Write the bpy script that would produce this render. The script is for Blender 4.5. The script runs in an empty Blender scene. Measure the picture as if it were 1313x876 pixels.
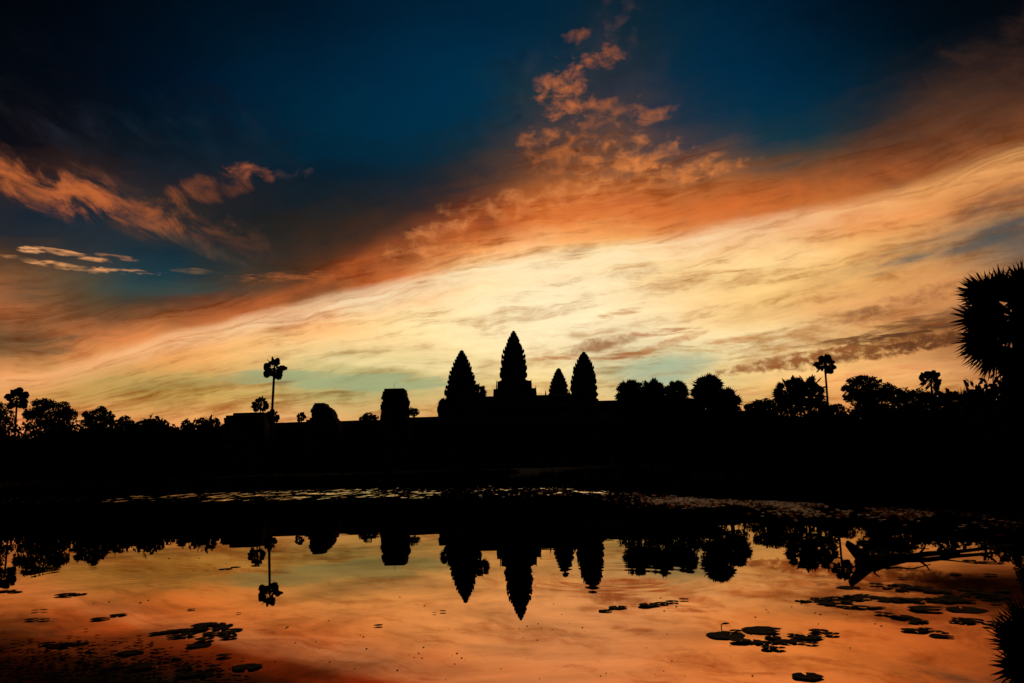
import bpy, math, random
from mathutils import Vector, Matrix

scene = bpy.context.scene
col = scene.collection
R = math.radians

# ---------------------------------------------------------------- camera
EYE = 0.7                       # the photographer crouches at the water's edge
FOCAL = 1041.0                  # focal length in pixels of a 1313-pixel-wide frame
cam_data = bpy.data.cameras.new('camera')
cam = bpy.data.objects.new('camera', cam_data)
col.objects.link(cam)
cam_data.sensor_width = 36.0
cam_data.lens = 36.0 * FOCAL / 1313.0
cam_data.clip_start = 0.05
cam_data.clip_end = 20000
CAMROT = Matrix.Rotation(R(90 + 9.0), 3, 'X') @ Matrix.Rotation(R(-1.46), 3, 'Z')
cam.matrix_world = Matrix.Translation((0, 0, EYE)) @ CAMROT.to_4x4()
scene.camera = cam
scene.render.resolution_x, scene.render.resolution_y = 1024, 683
scene.view_settings.view_transform = 'Standard'
scene.view_settings.look = 'None'
scene.view_settings.gamma = 1
scene.view_settings.exposure = 0
scene.view_settings.use_curve_mapping = False
scene.render.engine = 'CYCLES'
scene.cycles.max_bounces = 5
scene.cycles.sample_clamp_indirect = 3.0


def ray(px, py):
    d = CAMROT @ Vector(((px - 656.5) / FOCAL, -(py - 438.0) / FOCAL, -1.0))
    return d


def at(px, py, Y):
    """the world point seen at a photo pixel, at Y metres in front"""
    d = ray(px, py)
    return Vector((0, 0, EYE)) + d * (Y / d.y)


def on_water(px, py, z=0.0):
    d = ray(px, py)
    return Vector((0, 0, EYE)) + d * ((z - EYE) / d.z)


def sky_angles(px, py):
    d = ray(px, py).normalized()
    return math.atan2(d.x, d.y), math.asin(d.z)


def lin(c):
    return tuple((v / 255 / 12.92) if v <= 10.3 else ((v / 255 + 0.055) / 1.055) ** 2.4 for v in c)


# ---------------------------------------------------------------- sky
world = bpy.data.worlds.new('World')
scene.world = world
world.use_nodes = True
WT = world.node_tree
WT.nodes.clear()


class Net:
    """small wrapper to write shader maths as expressions"""
    def __init__(self, tree):
        self.t = tree

    def node(self, kind, **kw):
        n = self.t.nodes.new(kind)
        for k, v in kw.items():
            setattr(n, k, v)
        return n

    def put(self, sock, v):
        if isinstance(v, bpy.types.NodeSocket):
            self.t.links.new(v, sock)
        else:
            sock.default_value = v

    def m(self, op, a, b=0.0, c=0.0, clamp=False):
        n = self.node('ShaderNodeMath', operation=op, use_clamp=clamp)
        for s, v in zip(n.inputs, (a, b, c)):
            self.put(s, v)
        return n.outputs[0]

    def rng(self, v, a, b, c=0.0, d=1.0, kind='LINEAR'):
        n = self.node('ShaderNodeMapRange', interpolation_type=kind)
        for s, x in zip(n.inputs, (v, a, b, c, d)):
            self.put(s, x)
        return n.outputs[0]

    def mix(self, f, a, b, blend='MIX'):
        n = self.node('ShaderNodeMix', data_type='RGBA', blend_type=blend)
        self.put(n.inputs[0], f)
        self.put(n.inputs[6], a)
        self.put(n.inputs[7], b)
        return n.outputs[2]

    def xyz(self, x, y, z=0.0):
        n = self.node('ShaderNodeCombineXYZ')
        for s, v in zip(n.inputs, (x, y, z)):
            self.put(s, v)
        return n.outputs[0]

    def noise(self, vec, scale, detail=5, rough=0.55, dist=0.0, lac=2.0):
        n = self.node('ShaderNodeTexNoise', noise_dimensions='3D')
        self.put(n.inputs['Vector'], vec)
        n.inputs['Scale'].default_value = scale
        n.inputs['Detail'].default_value = detail
        n.inputs['Roughness'].default_value = rough
        n.inputs['Lacunarity'].default_value = lac
        n.inputs['Distortion'].default_value = dist
        return n


# colours of the dawn sky, read by eye at a coarse grid of photo positions (columns of x, rows keyed by y)
SKY_COLUMNS = [0,100,200,300,400,500,600,700,800,900,1000,1100,1200,1313]
SKY_COLOURS = {
0:[(1,4,9),(1,5,13),(0,10,20),(0,15,29),(0,22,40),(0,28,49),(0,32,54),(2,35,56),(12,35,50),(0,32,54),(0,26,45),(0,16,31),(1,9,18),(2,6,13)],
60:[(1,6,14),(1,9,20),(0,15,31),(0,24,41),(0,30,52),(0,37,61),(0,41,67),(6,41,63),(24,41,52),(0,41,65),(0,35,58),(0,26,43),(4,17,27),(20,18,22)],
120:[(4,9,16),(4,11,22),(0,19,36),(0,28,49),(0,37,59),(0,43,68),(0,46,72),(34,50,56),(44,48,60),(10,45,67),(0,43,67),(14,35,49),(48,36,34),(72,44,32)],
180:[(14,12,20),(16,17,23),(4,24,36),(0,30,47),(0,39,58),(0,43,65),(8,45,63),(70,56,56),(92,66,56),(62,56,62),(30,54,63),(80,54,42),(104,62,40),(110,68,42)],
230:[(50,34,32),(50,34,32),(30,32,40),(30,32,40),(10,30,44),(18,34,46),(56,44,42),(135,78,44),(172,98,50),(165,95,50),(140,80,42),(150,84,42),(152,86,44),(205,130,70)],
280:[(30,38,48),(20,38,52),(50,44,42),(28,32,34),(42,36,32),(60,42,34),(140,66,34),(228,128,62),(224,130,66),(212,118,58),(205,115,55),(225,135,70),(230,148,82),(150,105,72)],
320:[(62,48,40),(56,52,50),(20,46,60),(44,44,42),(60,44,34),(118,62,34),(230,135,68),(252,200,138),(250,195,120),(252,205,140),(252,205,140),(235,175,105),(190,140,90),(90,86,82)],
360:[(140,88,52),(92,76,54),(40,66,70),(64,56,46),(104,58,32),(212,112,54),(252,208,146),(253,226,178),(252,220,166),(247,206,142),(240,194,122),(228,168,98),(212,145,84),(200,135,80)],
400:[(170,100,58),(110,74,46),(96,62,40),(170,88,44),(236,146,78),(252,214,150),(253,226,172),(253,230,184),(252,226,176),(248,206,144),(242,194,122),(222,156,96),(200,135,82),(170,110,68)],
440:[(104,78,50),(205,124,70),(235,145,80),(246,178,106),(248,204,138),(248,214,152),(250,222,164),(250,226,176),(240,218,172),(245,222,168),(250,226,172),(220,165,100),(175,115,65),(150,95,58)],
480:[(235,150,86),(205,155,88),(208,162,92),(222,172,102),(195,180,120),(205,190,130),(225,200,140),(245,215,150),(200,195,150),(225,200,140),(240,190,115),(240,175,105),(235,170,105),(190,125,75)],
510:[(225,150,85),(200,150,80),(190,155,80),(205,165,90),(190,170,105),(185,170,110),(215,180,115),(240,200,130),(225,190,125),(220,185,120),(220,165,95),(225,150,85),(215,150,80),(190,120,75)],
545:[(240,150,90),(236,150,88),(238,152,90),(242,165,100),(242,170,105),(240,170,100),(240,175,105),(242,180,110),(240,175,105),(238,165,95),(235,150,85),(235,145,82),(230,140,80),(200,120,72)],
605:[(200, 110, 60)] * 14,
}


def smooth_between(xs, vals, x):
    """Catmull-Rom between table entries, kept near the two neighbours"""
    x = min(max(x, xs[0]), xs[-1])
    i = max(k for k in range(len(xs) - 1) if xs[k] <= x)
    t = (x - xs[i]) / (xs[i + 1] - xs[i])
    last = len(xs) - 1
    p0, p1, p2, p3 = (vals[min(max(k, 0), last)] for k in (i - 1, i, i + 1, i + 2))
    res = []
    for a, b, c, d in zip(p0, p1, p2, p3):
        v = b + 0.5 * t * (c - a + t * (2 * a - 5 * b + 4 * c - d + t * (3 * (b - c) + d - a)))
        res.append(min(max(v, min(b, c) - 12, 0), max(b, c) + 12, 255))
    return res


def sky_colour(bearing, elevation):
    """the table's colour in a direction (degrees)"""
    a, e = R(bearing), R(elevation)
    c = CAMROT.transposed() @ Vector((math.sin(a) * math.cos(e), math.cos(a) * math.cos(e), math.sin(e)))
    px, py = 656.5 - FOCAL * c.x / c.z, 438.0 + FOCAL * c.y / c.z
    ys = sorted(SKY_COLOURS)
    return smooth_between(ys, [smooth_between(SKY_COLUMNS, SKY_COLOURS[k], px) for k in ys], py)


SKY_ELEVATIONS = [0, 1.5, 3, 4.2, 5.4, 6.6, 7.8, 9, 10.2, 11.4, 12.6, 13.8, 15, 16.2, 17.6, 19, 20.5, 22, 24, 26, 28.5, 31, 34]
SKY_BEARINGS = [-36 + 72 * i / 28 for i in range(29)]


RIDGE = [(-60, 494), (0, 488), (60, 481), (130, 461), (200, 441), (300, 417), (400, 394), (500, 373), (600, 354), (700, 338), (800, 324), (900, 308), (1000, 288), (1100, 265), (1200, 238), (1313, 204)]


def build_sky():
    N = Net(WT)
    m, rng = N.m, N.rng
    tc = N.node('ShaderNodeTexCoord')
    sep = N.node('ShaderNodeSeparateXYZ')
    nrm = N.node('ShaderNodeVectorMath', operation='NORMALIZE')
    N.put(nrm.inputs[0], tc.outputs['Generated'])
    N.put(sep.inputs[0], nrm.outputs[0])
    x, y, z = sep.outputs
    az = m('ARCTAN2', x, y)
    el = m('ARCSINE', z)

    # the bright veil sweeps up from low at left to high at right; its ridge gives each bearing an elevation
    ridge_ramp = N.node('ShaderNodeValToRGB')
    rr = ridge_ramp.color_ramp
    rr.interpolation = 'CARDINAL'
    for i, (px, py) in enumerate(RIDGE):
        a_, e_ = sky_angles(px, py)
        pos = (a_ + R(36)) / R(72)
        k = rr.elements[0] if i == 0 else (rr.elements[1] if i == 1 else rr.elements.new(pos))
        k.position = pos
        k.color = (e_, e_, e_, 1)
    warp = N.noise(N.xyz(az, m('MULTIPLY', el, 1.5), 0.0), 6.5, 6, 0.60, 0.0)
    wsep = N.node('ShaderNodeSeparateColor')
    N.put(wsep.inputs[0], warp.outputs['Color'])
    N.put(ridge_ramp.inputs[0], rng(az, R(-36), R(36)))
    ridge = m('ADD', ridge_ramp.outputs[0], m('MULTIPLY', m('SUBTRACT', wsep.outputs[2], 0.5), 0.022))
    above = m('SUBTRACT', el, ridge)
    # streaks: level at the horizon, bending until they follow the ridge, and on above it
    lane = m('ADD', m('MINIMUM', m('DIVIDE', el, ridge), 1.0), m('MULTIPLY', m('MAXIMUM', above, 0.0), 5.0))
    lane = m('ADD', lane, m('MULTIPLY', m('SUBTRACT', wsep.outputs[1], 0.5), 0.10))
    qx, qy = m('DIVIDE', x, m('ADD', m('MAXIMUM', z, 0.0), 0.13)), m('DIVIDE', y, m('ADD', m('MAXIMUM', z, 0.0), 0.13))
    streak = N.noise(N.xyz(m('MULTIPLY', az, 4.5), m('MULTIPLY', lane, 7.0), 3.1), 1.0, 7, 0.62, 0.5)
    fine = N.noise(N.xyz(m('MULTIPLY', az, 11.0), m('MULTIPLY', lane, 20.0), 8.0), 1.0, 7, 0.68, 0.8)
    # puffs: rounder cells, seen flatter towards the horizon
    puff = N.noise(N.xyz(m('MULTIPLY', qx, 1.0), m('MULTIPLY', qy, 1.0), 0.7), 7.5, 7, 0.60, 0.25)
    angc = N.xyz(az, m('MULTIPLY', el, 1.5), 0.0)
    puff2 = N.noise(angc, 19.0, 8, 0.62, 0.3)
    wisp = N.noise(N.xyz(m('MULTIPLY', az, 1.0), m('MULTIPLY', m('SUBTRACT', el, m('MULTIPLY', az, 0.12)), 5.5), 2.0), 13.0, 7, 0.62, 0.4)
    small = N.noise(angc, 34.0, 7, 0.60, 0.3)
    cells = N.noise(angc, 75.0, 4, 0.6, 0.2)
    fib_a = m('ADD', m('MULTIPLY', az, math.cos(R(-26))), m('MULTIPLY', el, math.sin(R(-26))))
    fib_b = m('SUBTRACT', m('MULTIPLY', el, math.cos(R(-26))), m('MULTIPLY', az, math.sin(R(-26))))
    fibre = N.noise(N.xyz(m('MULTIPLY', fib_a, 1.0), m('MULTIPLY', fib_b, 2.2), 5.0), 16.0, 8, 0.62, 0.5)
    threads = N.noise(N.xyz(az, m('MULTIPLY', el, 6.0), 4.0), 38.0, 6, 0.62, 0.3)
    wst = m('SUBTRACT', streak.outputs[0], 0.5)
    az2 = m('ADD', az, m('MULTIPLY', m('SUBTRACT', wsep.outputs[0], 0.5), 0.10))
    elw = m('ADD', m('MULTIPLY', m('SUBTRACT', wsep.outputs[1], 0.5), 0.055), m('MULTIPLY', wst, 0.05))
    elw = m('MULTIPLY', elw, rng(el, 0.0, 0.22, 0.25, 1.0))
    el2 = m('ADD', el, elw)

    t = rng(az2, R(-36), R(36))
    deg = m('MULTIPLY', el2, 180 / math.pi)
    c = None
    for e in SKY_ELEVATIONS:
        rp = N.node('ShaderNodeValToRGB')
        cr = rp.color_ramp
        cr.interpolation = 'LINEAR'
        n = len(SKY_BEARINGS)
        for i in range(n):
            s = cr.elements[0] if i == 0 else (cr.elements[1] if i == 1 else cr.elements.new(i / (n - 1)))
            s.position = i / (n - 1)
        for i in range(n):
            rgb = lin(sky_colour(SKY_BEARINGS[i], e))
            cr.elements[i].color = (*rgb, 1)
        N.put(rp.inputs[0], t)
        if c is None:
            c = rp.outputs[0]
        else:
            c = N.mix(rng(deg, prev, e), c, rp.outputs[0])
        prev = e

    # thin and thick parts of the deck: lighter and darker along the streaks
    sc = N.node('ShaderNodeSeparateColor')
    N.put(sc.inputs[0], c)
    cloudy = rng(m('SUBTRACT', sc.outputs[0], sc.outputs[2]), 0.0, 0.20)
    lum = m('ADD', m('MULTIPLY', wst, 2.0), m('MULTIPLY', m('SUBTRACT', fine.outputs[0], 0.5), 1.7))
    lum = m('ADD', lum, m('MULTIPLY', m('SUBTRACT', puff2.outputs[0], 0.5), 0.8))
    lum = m('ADD', lum, m('MULTIPLY', m('SUBTRACT', small.outputs[0], 0.5), 0.5))
    lum = m('MULTIPLY', lum, rng(cloudy, 0, 1, 0.15, 1.0))
    thick = m('MINIMUM', lum, 0.0)
    thin = m('MULTIPLY', m('MINIMUM', m('MAXIMUM', lum, 0.0), 0.5), 0.32)
    def gain(k):
        return m('MAXIMUM', m('ADD', m('ADD', 1.0, thin), m('MULTIPLY', thick, k)), 0.05)
    c = N.mix(1.0, c, N.xyz(gain(0.85), gain(1.20), gain(1.45)), 'MULTIPLY')
    # the ridge of the veil itself: a thin bright edge, pink at left, cream in the middle, orange at right
    edge_col = N.mix(rng(az, R(-30), R(-8)), (*lin((250, 178, 116)), 1), (*lin((255, 238, 194)), 1))
    edge_col = N.mix(rng(az, R(8), R(28)), edge_col, (*lin((250, 176, 104)), 1))
    up = rng(above, 0.0, rng(az, R(-30), R(10), 0.012, 0.020), 1, 0, 'SMOOTHSTEP')
    down = rng(above, rng(az, R(-30), R(0), -0.022, -0.036), 0.0, 0, 1, 'SMOOTHSTEP')
    edge_a = m('MULTIPLY', m('MULTIPLY', up, down), rng(fine.outputs[0], 0.30, 0.60, 0.25, 0.9))
    c = N.mix(m('MULTIPLY', edge_a, 0.80), c, edge_col)
    # just over the ridge the deck turns deep orange
    middle = m('MULTIPLY', rng(az, R(-16), R(-7), 0, 1, 'SMOOTHSTEP'), rng(az, R(6), R(13), 1, 0, 'SMOOTHSTEP'))
    g0 = m('ADD', 0.006, m('MULTIPLY', middle, 0.036))
    g1 = m('ADD', rng(az, R(-18), R(10), 0.030, 0.062), m('MULTIPLY', middle, 0.05))
    glow = m('MULTIPLY', rng(above, g0, m('ADD', g0, 0.022), 0, 1, 'SMOOTHSTEP'), rng(above, m('MULTIPLY', g1, 0.45), g1, 1, 0, 'SMOOTHSTEP'))
    glow = m('MULTIPLY', m('MULTIPLY', glow, rng(az, R(-26), R(-16))), rng(az, R(16), R(30), 1, 0.2))
    c = N.mix(m('MULTIPLY', glow, rng(puff2.outputs[0], 0.35, 0.65, 0.1, 0.6)), c, (*lin((226, 110, 48)), 1))

    # single cloud pieces: (x, y, half length, half height in photo pixels, tilt, texture, threshold, softness, colour, strength)
    P = {'puff': (puff, 2.4), 'puff2': (puff2, 2.6), 'wisp': (wisp, 2.4), 'streak': (streak, 2.2), 'fine': (fine, 2.2), 'small': (small, 3.0), 'cells': (cells, 3.0), 'fibre': (fibre, 3.0), 'threads': (threads, 3.2)}
    for (px, py, a, b, tilt, tex, th, soft, rgb, k) in CLOUDS:
        a0, e0 = sky_angles(px, py)
        th_ = R(tilt)
        da, de = m('SUBTRACT', az, a0), m('SUBTRACT', el, e0)
        u = m('ADD', m('MULTIPLY', da, math.cos(th_) * FOCAL / a), m('MULTIPLY', de, math.sin(th_) * FOCAL / a))
        v = m('ADD', m('MULTIPLY', da, -math.sin(th_) * FOCAL / b), m('MULTIPLY', de, math.cos(th_) * FOCAL / b))
        r2 = m('ADD', m('MULTIPLY', u, u), m('MULTIPLY', v, v))
        fall = rng(r2, 0.0, 1.8, 1.0, 0.0, 'SMOOTHSTEP')
        tx, amp = P[tex]
        dens = m('ADD', m('MULTIPLY', m('SUBTRACT', tx.outputs[0], 0.5), amp), m('SUBTRACT', fall, th))
        alpha = m('MULTIPLY', m('MULTIPLY', rng(dens, 0.0, soft, 0, 1, 'SMOOTHSTEP'), rng(fall, 0.0, 0.6, 0, 1, 'SMOOTHSTEP')), k)
        c = N.mix(alpha, c, (*lin(rgb), 1))

    # outside the dawn glow the sky is still night-blue
    away = m('MAXIMUM', rng(m('ABSOLUTE', az), R(40), R(85), 0, 1, 'SMOOTHSTEP'), rng(el, R(32), R(50), 0, 1, 'SMOOTHSTEP'))
    c = N.mix(away, c, (0.0010, 0.0022, 0.0050, 1))
    # the physical twilight sky under it
    nish = N.node('ShaderNodeTexSky', sky_type='NISHITA')
    nish.sun_disc = False
    nish.sun_elevation = SUN_ELEVATION
    nish.sun_rotation = SUN_BEARING
    c = N.mix(0.0002, c, nish.outputs[0])
    bg = N.node('ShaderNodeBackground')
    N.put(bg.inputs[0], c)
    bg.inputs[1].default_value = 1.0
    out = N.node('ShaderNodeOutputWorld')
    N.put(out.inputs[0], bg.outputs[0])


CLOUDS = [
    # orange broken cloud at left
    (50, 150, 110, 40, -10, 'fibre', 0.55, 1.6, (40, 30, 36), 0.5),
    (120, 254, 230, 34, -10, 'fibre', 0.50, 1.2, (110, 66, 46), 0.75),
    (60, 240, 110, 27, -10, 'fibre', 0.53, 1.0, (200, 104, 52), 0.95),
    (150, 262, 95, 23, -14, 'fibre', 0.53, 1.0, (188, 98, 50), 0.9),
    (225, 276, 90, 20, -14, 'fibre', 0.50, 1.4, (140, 78, 44), 0.8),
    (265, 243, 70, 20, 16, 'fibre', 0.55, 1.1, (140, 76, 44), 0.8),
    (240, 175, 200, 50, 0, 'fibre', 0.50, 1.6, (26, 40, 54), 0.6),
    (320, 222, 40, 17, 8, 'small', 0.65, 1.1, (190, 100, 54), 0.8),
    (368, 218, 40, 15, 0, 'small', 0.75, 1.2, (100, 72, 60), 0.6),
    (230, 306, 90, 10, -20, 'fibre', 0.50, 1.3, (110, 80, 60), 0.5),
    # altocumulus plume at the top middle
    (770, 150, 130, 130, 0, 'puff2', 0.45, 1.8, (66, 58, 60), 0.65),
    (860, 190, 120, 50, 8, 'puff2', 0.40, 1.8, (58, 60, 68), 0.5),
    (722, 122, 46, 46, 20, 'small', 0.58, 1.2, (212, 114, 58), 0.95),
    (775, 73, 36, 18, 10, 'small', 0.56, 1.1, (180, 96, 50), 0.90),
    (740, 46, 24, 11, 10, 'small', 0.56, 1.1, (136, 78, 50), 0.80),
    (797, 30, 30, 55, 0, 'small', 0.71, 1.3, (90, 64, 66), 0.70),
    (690, 178, 34, 16, 0, 'small', 0.56, 1.1, (204, 112, 56), 0.90),
    (785, 145, 56, 24, 8, 'small', 0.62, 1.3, (186, 104, 56), 0.80),
    (835, 152, 38, 12, 18, 'small', 0.51, 1.2, (180, 102, 58), 0.80),
    (740, 200, 90, 30, 0, 'small', 0.60, 1.3, (204, 112, 54), 0.80),
    (815, 200, 90, 28, 0, 'small', 0.58, 1.2, (226, 130, 64), 0.90),
    (885, 220, 110, 18, 6, 'small', 0.58, 1.2, (230, 134, 66), 0.90),
    (550, 306, 70, 24, 16, 'small', 0.51, 1.3, (240, 146, 82), 0.80),
    (700, 252, 170, 22, 8, 'small', 0.58, 1.3, (236, 146, 80), 0.70),
    # broken dark scud over the blue
    (120, 120, 240, 70, -8, 'puff2', 0.50, 1.4, (10, 12, 20), 0.7),
    (330, 170, 160, 50, -10, 'puff2', 0.55, 1.4, (16, 28, 42), 0.6),
    (620, 190, 90, 60, 20, 'small', 0.55, 1.5, (22, 36, 50), 0.6),
    (655, 100, 40, 60, 0, 'small', 0.60, 1.5, (12, 28, 44), 0.6),
    (430, 300, 190, 34, 6, 'puff2', 0.45, 1.5, (40, 34, 32), 0.6),
    (900, 60, 150, 60, 0, 'puff2', 0.55, 1.6, (6, 40, 62), 0.5),
    # thin bright streaks at left
    (96, 327, 46, 4.2, -6, 'threads', 0.50, 1.1, (236, 160, 98), 0.9),
    (80, 341, 64, 4.4, -5, 'threads', 0.48, 1.1, (240, 164, 100), 0.9),
    (165, 347.5, 46, 3.2, -1, 'threads', 0.50, 0.9, (226, 156, 100), 0.9),
    (38, 321, 15, 4, 0, 'threads', 0.4, 0.8, (230, 160, 104), 0.9),
    (150, 330, 26, 4, -4, 'threads', 0.5, 1.0, (170, 112, 76), 0.7),
    (250, 348, 34, 4, 0, 'threads', 0.5, 1.0, (120, 92, 66), 0.6),
    # olive grey hollow low at left
    (40, 441, 95, 15, 5, 'wisp', 0.42, 1.2, (92, 76, 52), 0.85),
    (60, 375, 80, 20, 5, 'wisp', 0.50, 1.4, (84, 72, 56), 0.6),
    (225, 372, 110, 13, 3, 'wisp', 0.42, 1.2, (52, 74, 72), 0.7),
    (370, 355, 90, 7, 4, 'threads', 0.55, 1.2, (190, 104, 54), 0.7),
    # dark strips low on the right
    (1130, 447, 130, 13, 7, 'cells', 0.20, 1.0, (122, 70, 34), 0.92),
    (1010, 463, 100, 9, 7, 'cells', 0.25, 1.0, (150, 88, 44), 0.88),
    (1200, 438, 70, 9, 6, 'cells', 0.25, 1.0, (96, 56, 32), 0.85),
    (1090, 437, 60, 5, 3, 'threads', 0.3, 0.9, (104, 60, 32), 0.85),
    (1185, 416, 90, 13, 9, 'threads', 0.28, 1.1, (112, 72, 42), 0.88),
    (1180, 424, 80, 4, 6, 'threads', 0.3, 1.0, (84, 52, 34), 0.7),
    (1107, 404, 42, 10, 3, 'small', 0.35, 1.1, (120, 70, 40), 0.85),
    (1190, 378, 70, 12, 8, 'cells', 0.45, 1.1, (150, 92, 56), 0.6),
    (775, 441, 60, 11, 9, 'small', 0.42, 1.0, (150, 92, 48), 0.85),
    (800, 457, 60, 5, 2, 'threads', 0.40, 1.0, (168, 92, 46), 0.85),
    (845, 427, 64, 6, 2, 'threads', 0.45, 1.0, (180, 112, 60), 0.75),
    (860, 440, 50, 7, 14, 'small', 0.45, 1.0, (190, 118, 64), 0.7),
    (940, 437, 40, 5, 3, 'threads', 0.45, 1.0, (200, 128, 70), 0.7),
    (795, 402, 36, 6, 8, 'threads', 0.45, 1.0, (190, 130, 76), 0.7),
    (715, 458, 42, 5, 2, 'threads', 0.40, 1.0, (184, 112, 60), 0.8),
    (975, 405, 70, 10, 6, 'wisp', 0.45, 1.2, (214, 168, 112), 0.6),
    (940, 505, 100, 8, 3, 'threads', 0.40, 1.1, (206, 132, 78), 0.6),
    (1130, 478, 120, 6, 4, 'threads', 0.45, 1.1, (226, 140, 86), 0.6),
    # blue rents at right and the teal clearings
    (1190, 320, 170, 20, 10, 'wisp', 0.50, 1.5, (110, 104, 86), 0.75),
    (1270, 303, 80, 12, 13, 'wisp', 0.40, 1.3, (40, 70, 84), 0.7),
    (1165, 332, 36, 6, 6, 'wisp', 0.40, 1.2, (84, 96, 92), 0.7),
    (1240, 120, 200, 60, 24, 'fibre', 0.5, 1.6, (84, 54, 38), 0.5),
    (1290, 256, 70, 16, 14, 'wisp', 0.5, 1.0, (104, 80, 66), 0.65),
    (855, 472, 80, 22, 8, 'streak', 0.35, 0.8, (160, 180, 150), 0.85),
    (440, 488, 165, 13, -2, 'wisp', 0.35, 0.6, (158, 170, 124), 0.8),
    (225, 488, 120, 12, 3, 'wisp', 0.45, 1.0, (170, 150, 88), 0.7),
    # the brightest veil
    (660, 372, 300, 22, 7, 'fine', 0.40, 1.4, (255, 240, 200), 0.4),
    (560, 470, 190, 8, -4, 'fine', 0.35, 1.2, (252, 226, 165), 0.7),
]
SUN_ELEVATION = R(1.2)
SUN_BEARING = R(6)
build_sky()

sun_data = bpy.data.lights.new('sun', 'SUN')
sun_data.energy = 0.03
sun_data.angle = R(0.5)
sun_data.color = (1.0, 0.62, 0.32)
sun = bpy.data.objects.new('sun', sun_data)
col.objects.link(sun)
sd = Vector((math.sin(SUN_BEARING) * math.cos(SUN_ELEVATION), math.cos(SUN_BEARING) * math.cos(SUN_ELEVATION), math.sin(SUN_ELEVATION)))
sun.rotation_euler = sd.to_track_quat('Z', 'Y').to_euler()
sun.location = sd * 900


# ---------------------------------------------------------------- materials
def surface(name, c1, c2, scale=3.0, rough=0.9, bump=0.0, spec=0.2, detail=6, stretch=(1, 1, 1), marks=None):
    mat = bpy.data.materials.new(name)
    mat.use_nodes = True
    t = mat.node_tree
    N = Net(t)
    b = t.nodes['Principled BSDF']
    tc = N.node('ShaderNodeTexCoord')
    mp = N.node('ShaderNodeMapping')
    mp.inputs['Scale'].default_value = stretch
    N.put(mp.inputs[0], tc.outputs['Object'])
    n = N.noise(mp.outputs[0], scale, detail, 0.6)
    c = N.mix(N.rng(n.outputs[0], 0.3, 0.7), (*c1, 1), (*c2, 1))
    if marks:
        n2 = N.noise(tc.outputs['Object'], marks[1], 4, 0.6)
        c = N.mix(N.rng(n2.outputs[0], 0.55, 0.66), c, (*marks[0], 1))
    N.put(b.inputs['Base Color'], c)
    b.inputs['Roughness'].default_value = rough
    b.inputs['Specular IOR Level'].default_value = spec
    if bump:
        bp = N.node('ShaderNodeBump')
        bp.inputs['Distance'].default_value = bump
        N.put(bp.inputs['Height'], n.outputs[0])
        N.put(b.inputs['Normal'], bp.outputs[0])
    return mat


M = {
    'stone': surface('weathered_sandstone', (0.10, 0.085, 0.065), (0.22, 0.19, 0.15), 0.9, 0.95, 0.08, 0.1, marks=((0.05, 0.055, 0.04), 0.35)),
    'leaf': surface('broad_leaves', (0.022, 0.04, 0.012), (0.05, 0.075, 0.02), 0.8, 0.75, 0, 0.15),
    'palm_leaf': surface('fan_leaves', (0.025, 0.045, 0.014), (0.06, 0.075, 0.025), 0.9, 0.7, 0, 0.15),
    'bark': surface('bark', (0.04, 0.03, 0.022), (0.10, 0.08, 0.06), 5, 0.95, 0.03, 0.1, stretch=(1, 1, 0.2)),
    'palm_bark': surface('palm_bark', (0.035, 0.03, 0.025), (0.08, 0.07, 0.06), 4, 0.95, 0.02, 0.1, stretch=(0.3, 0.3, 3)),
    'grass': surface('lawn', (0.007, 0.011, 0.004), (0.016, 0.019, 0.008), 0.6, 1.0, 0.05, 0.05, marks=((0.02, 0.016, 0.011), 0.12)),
    'pad': surface('lily_pad', (0.015, 0.007, 0.0025), (0.042, 0.016, 0.006), 9, 0.7, 0.002, 0.05, marks=((0.05, 0.02, 0.009), 14)),
    'weed': surface('wet_floating_weed', (0.004, 0.004, 0.002), (0.010, 0.008, 0.004), 3, 0.35, 0, 0.35),
    'darkening_weed': surface('darkening_weed', (0.003, 0.003, 0.002), (0.009, 0.006, 0.003), 2, 0.9, 0, 0.03),
    'dead_wood': surface('wet_dead_wood', (0.02, 0.015, 0.011), (0.06, 0.045, 0.032), 14, 0.7, 0.006, 0.2, stretch=(1, 1, 1)),
    'metal': surface('dull_metal', (0.08, 0.08, 0.08), (0.14, 0.13, 0.12), 5, 0.5),
    'feather': surface('dark_feathers', (0.02, 0.02, 0.02), (0.05, 0.045, 0.04), 20, 0.8),
}


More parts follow.
